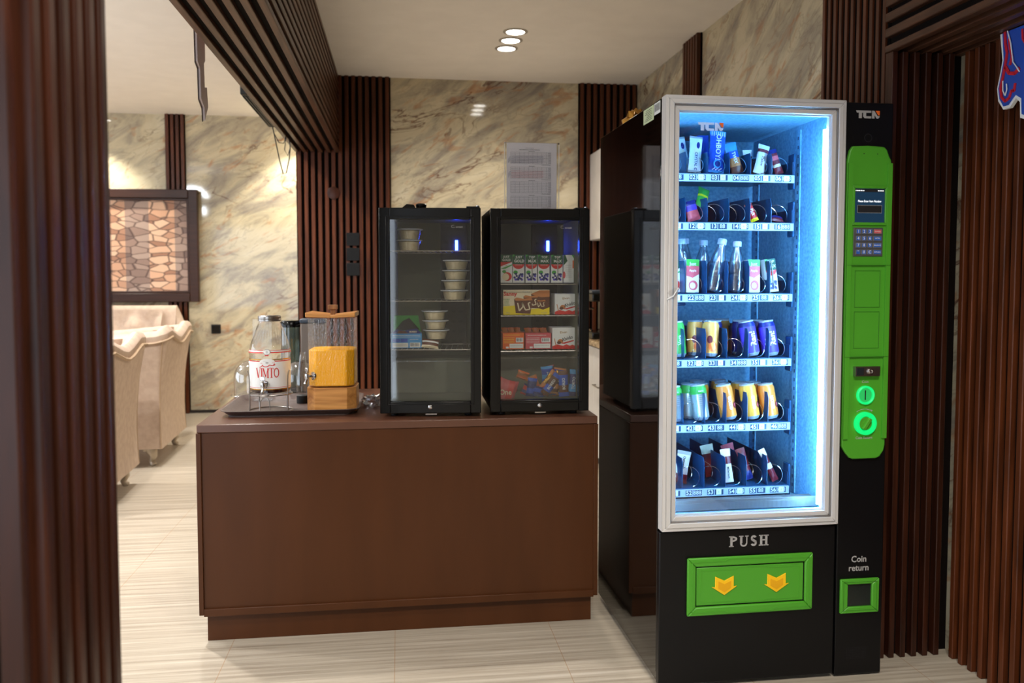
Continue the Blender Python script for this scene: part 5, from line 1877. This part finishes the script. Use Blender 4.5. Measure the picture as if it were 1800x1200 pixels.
for i in range(4):
    for j in range(4):
        kz = 1.4995-0.0225*i
        if j < 3:
            kx0 = 1.481+0.0205*j
            kx1 = kx0+0.0155
        else:
            kx0, kx1 = 1.5425, 1.5705
        b = MB()
        b.box(kx0, kx1, gf-0.0195, gf-0.017, kz-0.0075, kz+0.0075, M_KEY)
        b.rect(kx0+0.0015, kx1-0.0015, kz-0.006, kz+0.006, gf-0.0198, (M_PINK if i == 0 else M_KEYL) if j == 3 else M_KEYL)
        if j < 3:
            b.text(KT[i][j], (kx0+kx1)/2, kz, 0.013, gf-0.0201, M_WHITE, 1, 0.02)
        else:
            b.text(KW[i], (kx0+kx1)/2, kz, 0.0062, gf-0.0201, M_WHITE, 0.9, 0.01)
        b.build('key', kp, smooth=0)
# lock, coin slot, return knob
b = MB()
b.box(1.483, 1.570, gf-0.030, gf-0.0142, 1.024, 1.056, M_STEEL)
b.box(1.487, 1.512, gf-0.0305, gf-0.030, 1.028, 1.052, mat('lock_grip', (70, 80, 86), 0.3, 0.8))
lkp = b.build('cam_lock', gp, 0.003)
MB().lathe([(0.0095, -0.030), (0.0095, -0.036), (0.006, -0.037), (0.003, -0.034), (0, -0.034)], M_CHROME, (1.535, gf, 1.040), 18, 'y').build('lock_cylinder', lkp)


def ringpart(name, x, z, r1, r2, m, parent, y0=0.0142, y1=0.024):
    return MB().lathe([(r1, -y0), (r1, -y1+0.002), ((r1+r2)/2, -y1), (r2, -y1+0.002), (r2, -y0)], m, (x, gf, z), 36, 'y', cap=False).build(name, parent)


rg = ringpart('coin_slot_ring', 1.527, 0.960, 0.031, 0.024, M_LEDG, gp)
b = MB()
b.lathe([(0.024, -0.016), (0, -0.016)], M_LEDGD, (1.527, gf, 0.960), 28, 'y')
b.box(1.5255, 1.5285, gf-0.0185, gf-0.016, 0.944, 0.976, M_INK)
b.build('coin_slot', rg)
rg = ringpart('return_knob_ring', 1.527, 0.866, 0.038, 0.024, M_LEDG, gp, 0.0142, 0.028)
b = MB(Matrix.Translation((1.527, gf, 0.866)) @ Matrix.Rotation(R(35), 4, 'Y'))
b.lathe([(0.024, -0.016), (0.022, -0.024), (0, -0.024)], M_GREEN, (0, 0, 0), 24, 'y')
b.box(-0.005, 0.005, -0.036, -0.024, -0.021, 0.021, M_GREEN)
b.build('return_knob', rg, 0.001)
b = MB()
b.text('Coin', 1.527, 1.004, 0.0125, gf-0.0146, M_GREYP, 1, 0.01)
b.text('Coin Return', 1.527, 0.817, 0.0125, gf-0.0146, M_GREYP, 0.95, 0.02)
arcband(b, 1.527, 0.866, 0.050, 0.048, 0.0018, 60, 125, gf-0.0146, M_GREYP)
b.flat([(1.556, 0.908), (1.548, 0.912), (1.551, 0.903)], gf-0.0146, M_GREYP)
b.build('panel_lettering', gp, smooth=0)
# logo, camera hole, lettering and coin cup on the black column
b = MB()
tcn(b, 1.482, 1.869, 0.084, gf-0.0006, M_GREYP)
b.build('logo', cp, smooth=0, label='grey and orange logo lettering')
b = MB()
arcband(b, 1.527, 1.806, 0.014, 0.014, 0.0025, 0, 360, gf-0.0006, M_INK, 20)
b.build('round_hatch', cp, smooth=0)
b = MB()
b.text('Coin', 1.527, 0.402, 0.030, gf-0.0006, M_GREYP, 0.95, 0.02)
b.text('return', 1.527, 0.372, 0.030, gf-0.0006, M_GREYP, 0.95, 0.02)
b.build('lettering', cp, smooth=0)
b = MB()
for pts in ([(1.458, 0.222), (1.484, 0.243), (1.484, 0.320), (1.458, 0.338)], [(1.597, 0.222), (1.597, 0.338), (1.571, 0.320), (1.571, 0.243)],
            [(1.458, 0.338), (1.484, 0.320), (1.571, 0.320), (1.597, 0.338)], [(1.458, 0.222), (1.597, 0.222), (1.571, 0.243), (1.484, 0.243)]):
    b.prism(pts, gf-0.012, gf-0.0002, M_GREEN)
cc = b.build('coin_cup_frame', cp, 0.003)
b = MB()
b.box(1.484, 1.571, gf-0.0035, gf-0.0006, 0.243, 0.320, mat('smoked_flap', (30, 36, 33), 0.2))
b.build('coin_cup_flap', cc)
b = MB()
framering(b, 1.467, 1.588, 0.231, 0.329, 0.0015, gf-0.0126, gf-0.0121, M_GREEND)
b.build('coin_cup_rib', cc, smooth=0)
b = MB()
for i in range(14):
    for j in range(8):
        b.flat(ell(1.490+0.0052*i, 0.062+0.0052*j, 0.0014, 0.0014, 6), gf-0.0006, M_INK)
b.build('speaker_grille', cp, smooth=0)
# PUSH flap
b = MB()
serif(b, 'PUSH', 1.136, 0.465, 0.036, 0.030, 0.008, gf-0.0006, M_GREYP, 0.26, 0.12)
b.build('push_lettering', lf, smooth=0, label='grey PUSH lettering')
b = MB()
px0, px1, pz0, pz1 = 0.922, 1.357, 0.244, 0.436
ix0, ix1, iz0, iz1 = 0.951, 1.329, 0.273, 0.407
for pts in ([(px0, pz0), (ix0, iz0), (ix0, iz1), (px0, pz1)], [(px1, pz0), (px1, pz1), (ix1, iz1), (ix1, iz0)],
            [(px0, pz1), (ix0, iz1), (ix1, iz1), (px1, pz1)], [(px0, pz0), (px1, pz0), (ix1, iz0), (ix0, iz0)]):
    b.prism(pts, gf-0.012, gf-0.0002, M_GREEN)
pf = b.build('push_frame', lf, 0.004)
b = MB()
tz_, bz_ = 0.4235, 0.2565
P_ = [(0.938, 0.2565), (1.05, 0.2565), (1.062, 0.251), (1.215, 0.251), (1.227, 0.2565), (1.342, 0.2565), (1.342, 0.4235), (1.227, 0.4235), (1.215, 0.430), (1.062, 0.430), (1.05, 0.4235), (0.938, 0.4235), (0.938, 0.2565)]
for a, c in zip(P_, P_[1:]):
    b.prism(quad(a, c, 0.003), gf-0.0135, gf-0.0119, M_GREEN)
b.build('frame_rib', pf)
b = MB()
b.box(ix0, ix1, gf-0.0012, gf-0.0004, iz0, iz1, M_INK)
b.build('flap_recess', pf)
b = MB()
b.box(ix0+0.003, ix1-0.004, gf-0.0070, gf-0.0014, iz0+0.004, iz1-0.004, M_GREEN)
fl = b.build('push_flap', pf, 0.002)
b = MB()
P_ = [(0.970, 0.286), (1.085, 0.286), (1.092, 0.282), (1.186, 0.282), (1.193, 0.286), (1.310, 0.286), (1.310, 0.392), (1.205, 0.392), (1.196, 0.398), (1.098, 0.398), (1.089, 0.392), (0.970, 0.392), (0.970, 0.286)]
for a, c in zip(P_, P_[1:]):
    b.prism(quad(a, c, 0.002), gf-0.0080, gf-0.0069, M_GREEN)
b.build('flap_rib', fl)
for ax_ in (1.049, 1.230):
    P_ = [(-0.032, 0.032), (0, 0.017), (0.032, 0.032), (0.032, -0.004), (0.044, -0.002), (0.0, -0.031), (-0.044, -0.002), (-0.032, -0.004)]
    b = MB()
    b.prism([(ax_+a, 0.340+c) for a, c in P_], gf-0.0105, gf-0.0069, M_YEL)
    ar_ = b.build('arrow', fl, 0.001, label='yellow downward arrow')
    P_ = [(-0.022, 0.016), (0, 0.006), (0.022, 0.016), (0.022, -0.008), (0.0, -0.021), (-0.022, -0.008)]
    MB().prism([(ax_+a, 0.340+c) for a, c in P_], gf-0.0112, gf-0.0104, M_YELD).build('arrow_inset', ar_, smooth=0)
# stickers on the side, near the top
b = MB(Matrix(((0, -1, 0, 0), (-1, 0, 0, 0), (0, 0, 1, 0), (0, 0, 0, 1))))
# local x = -world y, local y = -world x ... stickers drawn facing -x
b = MB()


def side(mb, ya, yb_, za, zb, m, dx=0.0006):
    mb.add([(VX0-dx, ya, za), (VX0-dx, yb_, za), (VX0-dx, yb_, zb), (VX0-dx, ya, zb)], [(0, 3, 2, 1)], m)


side(b, 2.672, 2.785, 1.865, 1.914, M_STICK)
for k in range(7):
    side(b, 2.69+0.004*(k % 3), 2.77-0.008*(k % 4), 1.872+0.0055*k, 1.8738+0.0055*k, M_INK, 0.0009)
b.build('paper_sticker', V, smooth=0, label='pale green paper sticker')
b = MB()
side(b, 2.606, 2.668, 1.876, 1.914, M_WHITE)
for k in range(15):
    side(b, 2.612+0.0035*k, 2.612+0.0035*k+(0.0012 if k % 3 else 0.0022), 1.886, 1.909, M_INK, 0.0009)
b.build('barcode_sticker', V, smooth=0, label='white barcode sticker')

# on top of the machine
t = thing('black_phone', 'flat black phone lying on the front left corner of the vending machine', 'phone', (0.90, 2.66, zt))
MB().box(0.850, 0.925, 2.635, 2.780, zt+0.0003, zt+0.011, M_BLACK).build('body', t, 0.003)
t = thing('gold_packet', 'crumpled shiny gold packet on the rear of the vending machine top', 'packet', (0.92, 3.2, zt))
b = MB()
vsx = []
for j in range(11):
    for i in range(16):
        a, e_ = 2*pi*i/16, -pi/2+pi*j/10
        d = Vector((cos(a)*cos(e_), sin(a)*cos(e_), sin(e_)))
        r_ = 1+0.6*noise.noise(d*3+Vector((5, 1, 2)))
        vsx.append((0.935+0.055*r_*d.x, 3.22+0.05*r_*d.y, max(zt+0.0006, zt+0.032+0.05*r_*d.z)))
b.add(vsx, [(j*16+i, j*16+(i+1) % 16, (j+1)*16+(i+1) % 16, (j+1)*16+i) for j in range(10) for i in range(16)], M_GOLD)
b.build('packet', t, smooth=15)


# ------------------------------------------------------------------ products in the machine
def can(x, y, z, kind, label, group, tilt=(0, 0), rr=0.0295, h=0.128):
    t = thing('drink_can', label, 'drink can', (x, y, z), 0, group)
    t.rotation_euler = (R(tilt[0]), R(tilt[1]), 0)
    M = wm(t)
    col = {'purple': M_PURP, 'orange': M_ORANGE, 'amber': M_AMBER, 'green': M_SILVERY, 'grn': M_GRN, 'blue': M_NBLUE, 'dusk': M_DUSK}[kind]
    b = MB(M)
    b.lathe([(0.021, 0.0), (0.024, 0.003), (rr, 0.012)], M_CANLID, n=28, cap=True)
    b.lathe([(rr, 0.012), (rr, h-0.016), (rr-0.004, h-0.006)], col, n=28, cap=False)
    if kind == 'green':
        b.lathe([(rr+0.0003, h-0.034), (rr+0.0003, h-0.016), (rr-0.0037, h-0.006)], M_GRN, n=28, cap=False)
    if kind == 'purple':
        b.lathe([(rr+0.0003, h-0.022), (rr+0.0003, h-0.016), (rr-0.0037, h-0.006)], M_NBLUE, n=28, cap=False)
    bd = b.build('body', t)
    b = MB(M)
    b.lathe([(rr-0.004, h-0.006), (rr-0.0025, h-0.002), (rr-0.004, h), (rr-0.007, h-0.004), (0, h-0.004)], M_CANLID, n=28, cap=False)
    b.box(-0.004, 0.004, -0.014, 0.004, h-0.0035, h-0.002, M_CANLID)
    b.build('lid', t)
    b = MB(M)
    b.W = lambda p: ((rr+0.0006-p.y)*sin(p.x/rr), -(rr+0.0006-p.y)*cos(p.x/rr), p.z)
    wt = M_WHITE
    if kind == 'purple':
        b.text('Rani', 0.004, 0.062, 0.030, -0.0002, wt, 1, 0.04, pi/2)
        b.text('Float', -0.022, 0.052, 0.012, -0.0002, wt, 1, 0.02, pi/2)
    elif kind in ('orange', 'amber'):
        b.text('ozon', 0.002, 0.060, 0.024, -0.0002, wt, 1, 0.03, pi/2)
        b.flat(ell(0.024, 0.050, 0.010, 0.012), -0.0001, M_DRED)
        b.flat(ell(0.024, 0.050, 0.006, 0.007), -0.0002, M_PINK)
    elif kind == 'green':
        for k in range(5):
            smalltext(b, -0.010, 0.012, 0.085-0.007*k, 0.002, -0.0002, M_GREYP, k)
        b.text('zero', 0.0, 0.105, 0.010, -0.0008, wt, 1, 0.02)
    elif kind == 'dusk':
        b.flat(ell(0.0, 0.035, 0.016, 0.018), -0.0002, M_ORNG)
        b.flat(ell(-0.012, 0.06, 0.010, 0.014), -0.0003, M_DRED)
    else:
        b.text('Vera', 0, 0.06, 0.018, -0.0002, wt, 1, 0.02, pi/2)
    b.build('print', bd, smooth=0)
    return t


M_CANLID = mat('can_lid_metal', (198, 202, 206), 0.32, 0.35)
M_ORANGE = mat('orange_can', (236, 140, 56), 0.3)
M_AMBER = mat('amber_can', (240, 172, 62), 0.3)
M_SILVERY = mat('silver_can', (196, 206, 204), 0.25, 0.6)
M_DUSK = mat('peach_can', (236, 170, 84), 0.3)


def bottle(x, y, z, label, group, tilt=(0, 0), s=1.0):
    t = thing('water_bottle', label, 'bottle', (x, y, z), 0, group)
    t.rotation_euler = (R(tilt[0]), R(tilt[1]), 0)
    M = wm(t) @ Matrix.Scale(s, 4)
    prof = [(0.0, 0.003), (0.024, 0.001), (0.029, 0.008)]
    for k in range(6):
        prof += [(0.029, 0.014+k*0.011), (0.0275, 0.0195+k*0.011)]
    prof += [(0.029, 0.082), (0.0285, 0.10), (0.024, 0.13), (0.017, 0.155), (0.0125, 0.170), (0.0125, 0.178)]
    MB(M).lathe(prof, M_BOTTLE, n=24, cap=False).build('bottle', t)
    MB(M).lathe([(0, 0.004), (0.022, 0.004), (0.0265, 0.012), (0.0262, 0.075), (0, 0.075)], thin_glass('water', (0.86, 0.95, 1.0), 0.10, 0.6, 0.1) if 'water' not in MATS else MATS['water'], n=20, cap=False).build('water', t)
    MB(M).lathe([(0.0155, 0.176), (0.0160, 0.178), (0.0160, 0.192), (0.0145, 0.195), (0, 0.195)], mat('pale_blue_cap', (206, 216, 238), 0.4), n=24).build('cap', t)
    return t


G = 'products in the lit vending machine'
fzr = [z+0.0155 for z in ZR]
PY = 2.835


def pz(label, c, r_, w_, h, mf, ry=0, txt=None, tm=None, ts=0.012, dx=0, dy=0, dz=0.006, extra=None, trot=-pi/2, tz=0.45, rx=-8, th=0.016, name='snack_bar', seed=0, sx=0.9):
    return pouch(label, 'snack', COLX[c]+dx, PY+dy, fzr[r_]+dz, w_, h, th, mf, rot=(R(rx), R(ry), 0), txt=txt, tm=tm, ts=ts, trot=trot, tz=tz, extra=extra, name=name, group='snacks on tray '+('one', 'two', 'three', 'four', 'five', 'six')[r_], seed=seed, sx=sx)


def ex_white(a, w_, h, y):
    a.flat(ell(0.006, h*0.74, 0.006, 0.012), y, M_NBLUE)
    a.flat(ell(0.0, h*0.58, 0.009, 0.012), y, M_CREAM)


W2 = bands((0.05, M_GREYP), (0.95, M_WHITE), (1, M_GREYP))
pz('white snack bar with a blue emblem leaning in the second top column', 1, 0, 0.048, 0.130, W2, ry=6, txt='CRYSTAL C', tm=M_NBLUE, ts=0.014, tz=0.30, extra=ex_white, dx=0.002, seed=1)
pz('white snack bar tucked behind the leaning white bar', 1, 0, 0.046, 0.133, W2, ry=-10, txt=None, extra=ex_white, dx=-0.016, dy=0.035, seed=2)
pz('pale snack bar seen at the left window edge, top tray', 0, 0, 0.045, 0.135, W2, ry=-4, dx=0.03, dy=0.05, seed=3)


def ex_oh(a, w_, h, y):
    for k in range(7):
        a.rect(-w_*0.42+k*w_*0.13, -w_*0.42+k*w_*0.13+0.0025, h*0.86, h*0.97, y+0.004, M_WHITE)
    a.flat(ell(0.0, h*0.20, 0.014, 0.016), y, M_LBLUE)
    a.flat(ell(0.001, h*0.20, 0.010, 0.011), y-0.0004, M_NBLUE)
    for k in range(9):
        a.flat(ell(-0.016+0.004*k, h*(0.06+0.02*(k % 3)), 0.002, 0.002, 8), y+0.002, M_WHITE)


pz('tall blue pouch lettered OH BOY in the third top column', 2, 0, 0.060, 0.152, bands((0.08, M_LBLUE), (0.9, M_BLUE), (1, M_LBLUE)), ry=6, txt='OHBOY!', tm=M_WHITE, ts=0.026, tz=0.60, extra=ex_oh, dx=0.002, seed=4, sx=0.95)
pz('second blue pouch standing behind the tall lettered blue pouch', 2, 0, 0.044, 0.142, bands((1, M_BLUE), (1, M_BLUE)), ry=-2, dx=-0.018, dy=0.045, seed=5)
pz('blue and gold snack bar leaning left in the fourth top column', 3, 0, 0.046, 0.112, bands((0.22, M_BRWN), (0.5, M_TAN), (0.72, M_BLUE), (1, M_LBLUE)), ry=-14, txt='TWIX', tm=M_WHITE, ts=0.018, tz=0.5, dx=0.006, seed=6)
pz('white and red-brown snack bar leaning right in the fifth top column', 4, 0, 0.043, 0.108, bands((0.7, M_WHITE), (0.85, M_DRED), (1, M_WHITE)), ry=15, txt='Mallow', tm=M_DRED, ts=0.014, tz=0.42, dx=0.004, seed=7)
pz('brown snack bar with white top behind the leaning white and red-brown bar', 4, 0, 0.036, 0.09, bands((0.45, M_BRWN), (0.7, M_DRED), (1, M_WHITE)), ry=-3, dx=-0.016, dy=0.03, seed=8)
pz('dark red patterned snack bar in the last top column', 5, 0, 0.032, 0.092, bands((0.25, M_DRED), (0.4, M_CREAM), (0.55, M_DRED), (0.7, M_PINK), (0.82, M_DRED), (1, M_NBLUE)), ry=-16, dx=0.006, seed=9)
pz('dark snack bar behind the dark red one in the last top column', 5, 0, 0.03, 0.085, bands((0.5, M_NBLUE), (0.75, M_DRED), (1, M_NBLUE)), ry=-4, dx=-0.018, dy=0.03, seed=10)
# second tray
pz('small mauve wrapped cake low in the second column of the second tray', 1, 1, 0.050, 0.072, bands((0.5, M_PINK), (0.75, M_PURP), (1, M_NBLUE)), ry=-16, dx=0.006, seed=11, name='wrapped_cake')
pz('bright green pouch caught above the empty third coil of the second tray', 1, 1, 0.045, 0.09, bands((0.5, M_GRN), (0.6, M_YPR), (1, M_GRN)), ry=22, dx=0.040, dy=0.03, dz=0.055, rx=-30, seed=12, name='snack_pouch')
pz('red and yellow snack bar leaning left in the second tray', 4, 1, 0.030, 0.068, bands((0.15, M_YPR), (0.85, M_RED), (1, M_DRED)), ry=-22, txt='Pick', tm=M_WHITE, ts=0.017, tz=0.5, dx=-0.006, seed=13)
pz('dark wrapped bar lying flat at the end of the second tray', 5, 1, 0.052, 0.030, bands((0.5, M_DRED), (1, M_NBLUE)), ry=8, dx=0.002, rx=-50, seed=14)
# third tray
G3 = 'juice cartons on tray three'
carton(COLX[1]-0.004, PY+0.005, fzr[2]+0.0005, 'pink', 'white, green and pink juice carton left of the water bottles', G3, rot=(R(-5), R(2), 0), h=0.118)
carton(COLX[0]+0.022, PY+0.03, fzr[2]+0.0005, 'apple', 'juice carton cut by the left window edge, third tray', G3, rot=(R(-5), R(-4), 0), h=0.115)
carton(COLX[3]+0.068, PY+0.008, fzr[2]+0.0005, 'pink', 'green-topped pink juice carton right of the water bottles', G3, rot=(R(-4), R(1), 0), h=0.118, w_=0.044)
carton(COLX[4]+0.062, PY+0.006, fzr[2]+0.003, 'top', 'juice carton with straw leaning left at the end of tray three', G3, rot=(R(-6), R(-5), 0), h=0.118, w_=0.040, straw=True)
G4 = 'water bottles on tray three'
bottle(COLX[2]-0.006, PY+0.010, fzr[2]+0.003, 'clear water bottle with pale cap leaning right in the third tray', G4, (-4, 14), 1.0)
bottle(COLX[3]+0.004, PY+0.012, fzr[2]+0.001, 'clear water bottle with pale cap standing nearly upright in the third tray', G4, (-3, 4), 0.94)
bottle(COLX[1]+0.000, PY+0.10, fzr[2]+0.001, 'water bottle behind the pink carton, farthest left', G4, (0, -2), 1.0)
bottle(COLX[1]+0.030, PY+0.165, fzr[2]+0.001, 'water bottle deep behind the leaning bottle', G4, (0, 0), 1.02)
bottle(COLX[2]+0.000, PY+0.12, fzr[2]+0.001, 'water bottle directly behind the leaning one', G4, (0, 2), 0.98)
# fourth tray
G5 = 'cans on tray four'
can(COLX[0]+0.040, PY+0.02, fzr[3]+0.001, 'grn', 'green can cut by the left window edge, fourth tray', G5, (-6, -4))
can(COLX[2]-0.010, PY+0.01, fzr[3]+0.002, 'dusk', 'peach can with fruit picture, the front one of the fourth tray', G5, (-6, 5))
can(COLX[2]-0.034, PY+0.085, fzr[3]+0.001, 'dusk', 'peach can just behind the fruit-pictured can', G5, (-2, 0))
can(COLX[4]-0.006, PY+0.01, fzr[3]+0.003, 'purple', 'violet can leaning left, the left one of the front pair', G5, (-6, -9))
can(COLX[5]-0.010, PY+0.01, fzr[3]+0.003, 'purple', 'violet can leaning left at the end of the fourth tray', G5, (-6, -8))
can(COLX[3]-0.044, PY+0.08, fzr[3]+0.001, 'blue', 'navy can behind the empty fourth column', G5)
can(COLX[3]-0.044, PY+0.150, fzr[3]+0.001, 'blue', 'navy can farthest back behind the empty column', G5)
can(COLX[4]-0.020, PY+0.085, fzr[3]+0.001, 'blue', 'navy can behind the left violet can', G5)
can(COLX[4]+0.050, PY+0.095, fzr[3]+0.001, 'blue', 'navy can behind the right violet can', G5)
can(COLX[3]-0.000+0.022, PY+0.165, fzr[3]+0.001, 'dusk', 'peach can deep at the back between the navy cans', G5)
# fifth tray
G6 = 'cans on tray five'
can(COLX[0]+0.024, PY+0.01, fzr[4]+0.001, 'green', 'silver can with green top at the left window edge, fifth tray', G6, (-5, -2))
can(COLX[1]+0.045, PY+0.012, fzr[4]+0.004, 'green', 'silver can with green top leaning left in the fifth tray', G6, (-6, -6))
can(COLX[1]+0.018, PY+0.075, fzr[4]+0.001, 'green', 'green-topped silver can just behind the leaning silver can', G6)
can(COLX[3]-0.010, PY+0.010, fzr[4]+0.004, 'orange', 'orange can leaning left beside the silver can', G6, (-6, -9))
can(COLX[4]-0.002, PY+0.010, fzr[4]+0.004, 'amber', 'amber can with round emblem in the middle of the fifth tray', G6, (-6, -8))
can(COLX[5]-0.008, PY+0.010, fzr[4]+0.004, 'orange', 'orange can leaning left at the right end of the fifth tray', G6, (-6, -8))
for k, (dx, dy, n) in enumerate(((COLX[2]-0.012, 0.085, 'behind the front silver can'), (COLX[2]+0.002, 0.155, 'second row back beside the silver cans'), (COLX[3]-0.020+0.012, 0.085, 'behind the leftmost front orange can'),
                                 (COLX[3]+0.010, 0.160, 'second row back behind the orange cans'), (COLX[4]-0.030+0.012, 0.095, 'behind the amber can'), (COLX[4]+0.036, 0.085, 'behind the end orange can'))):
    can(dx, PY+dy, fzr[4]+0.001, 'orange' if k % 2 else 'amber', 'orange toned can standing '+n, G6)
# sixth tray
pz('white and maroon snack pouch at the left window edge, bottom tray', 0, 5, 0.052, 0.115, bands((0.3, M_DRED), (0.9, M_WHITE), (1, M_GREYP)), ry=12, txt='Oatmeal', tm=M_INK, ts=0.013, tz=0.66, dx=0.048, dy=0.02, seed=15)
pz('white and rose snack bar standing in the fourth bottom column', 3, 5, 0.038, 0.120, bands((0.55, M_WHITE), (0.75, M_DRED), (1, M_CREAM)), ry=-5, txt='Millenium', tm=M_INK, ts=0.012, tz=0.30, dx=-0.012, seed=16)
pz('maroon snack bar leaning back in the fifth bottom column', 4, 5, 0.036, 0.118, bands((0.3, M_NBLUE), (1, M_DRED)), ry=-16, txt='Duchess', tm=M_WHITE, ts=0.012, tz=0.58, dx=0.000, dy=0.03, seed=17)
pz('slim purple-brown snack bar leaning left in the last bottom column', 5, 5, 0.026, 0.125, bands((0.4, M_DRED), (0.55, M_WHITE), (0.8, M_DRED), (1, M_CREAM)), ry=-24, txt='Day', tm=M_WHITE, ts=0.013, tz=0.7, dx=0.010, seed=18)
pz('maroon snack bar far back behind the white and rose bar', 3, 5, 0.05, 0.118, bands((0.7, M_DRED), (1, M_CREAM)), ry=-10, dx=-0.034, dy=0.10, seed=19)
pz('maroon snack bar far back behind the fifth bottom column', 4, 5, 0.05, 0.118, bands((0.8, M_DRED), (1, M_PINK)), ry=-14, dx=-0.020, dy=0.11, seed=20)

# the machine with its contents stands turned a touch from the room's axes
_P, _a = Vector((VX0, VY, 0)), R(0.6)
_Rz = Matrix.Rotation(_a, 3, 'Z')
for o_ in list(bpy.data.objects):
    if o_.name not in _before and o_.parent is None:
        o_.location = _P + _Rz @ (Vector(o_.location) - _P)
        o_.rotation_euler = (o_.rotation_euler[0], o_.rotation_euler[1], o_.rotation_euler[2] + _a)
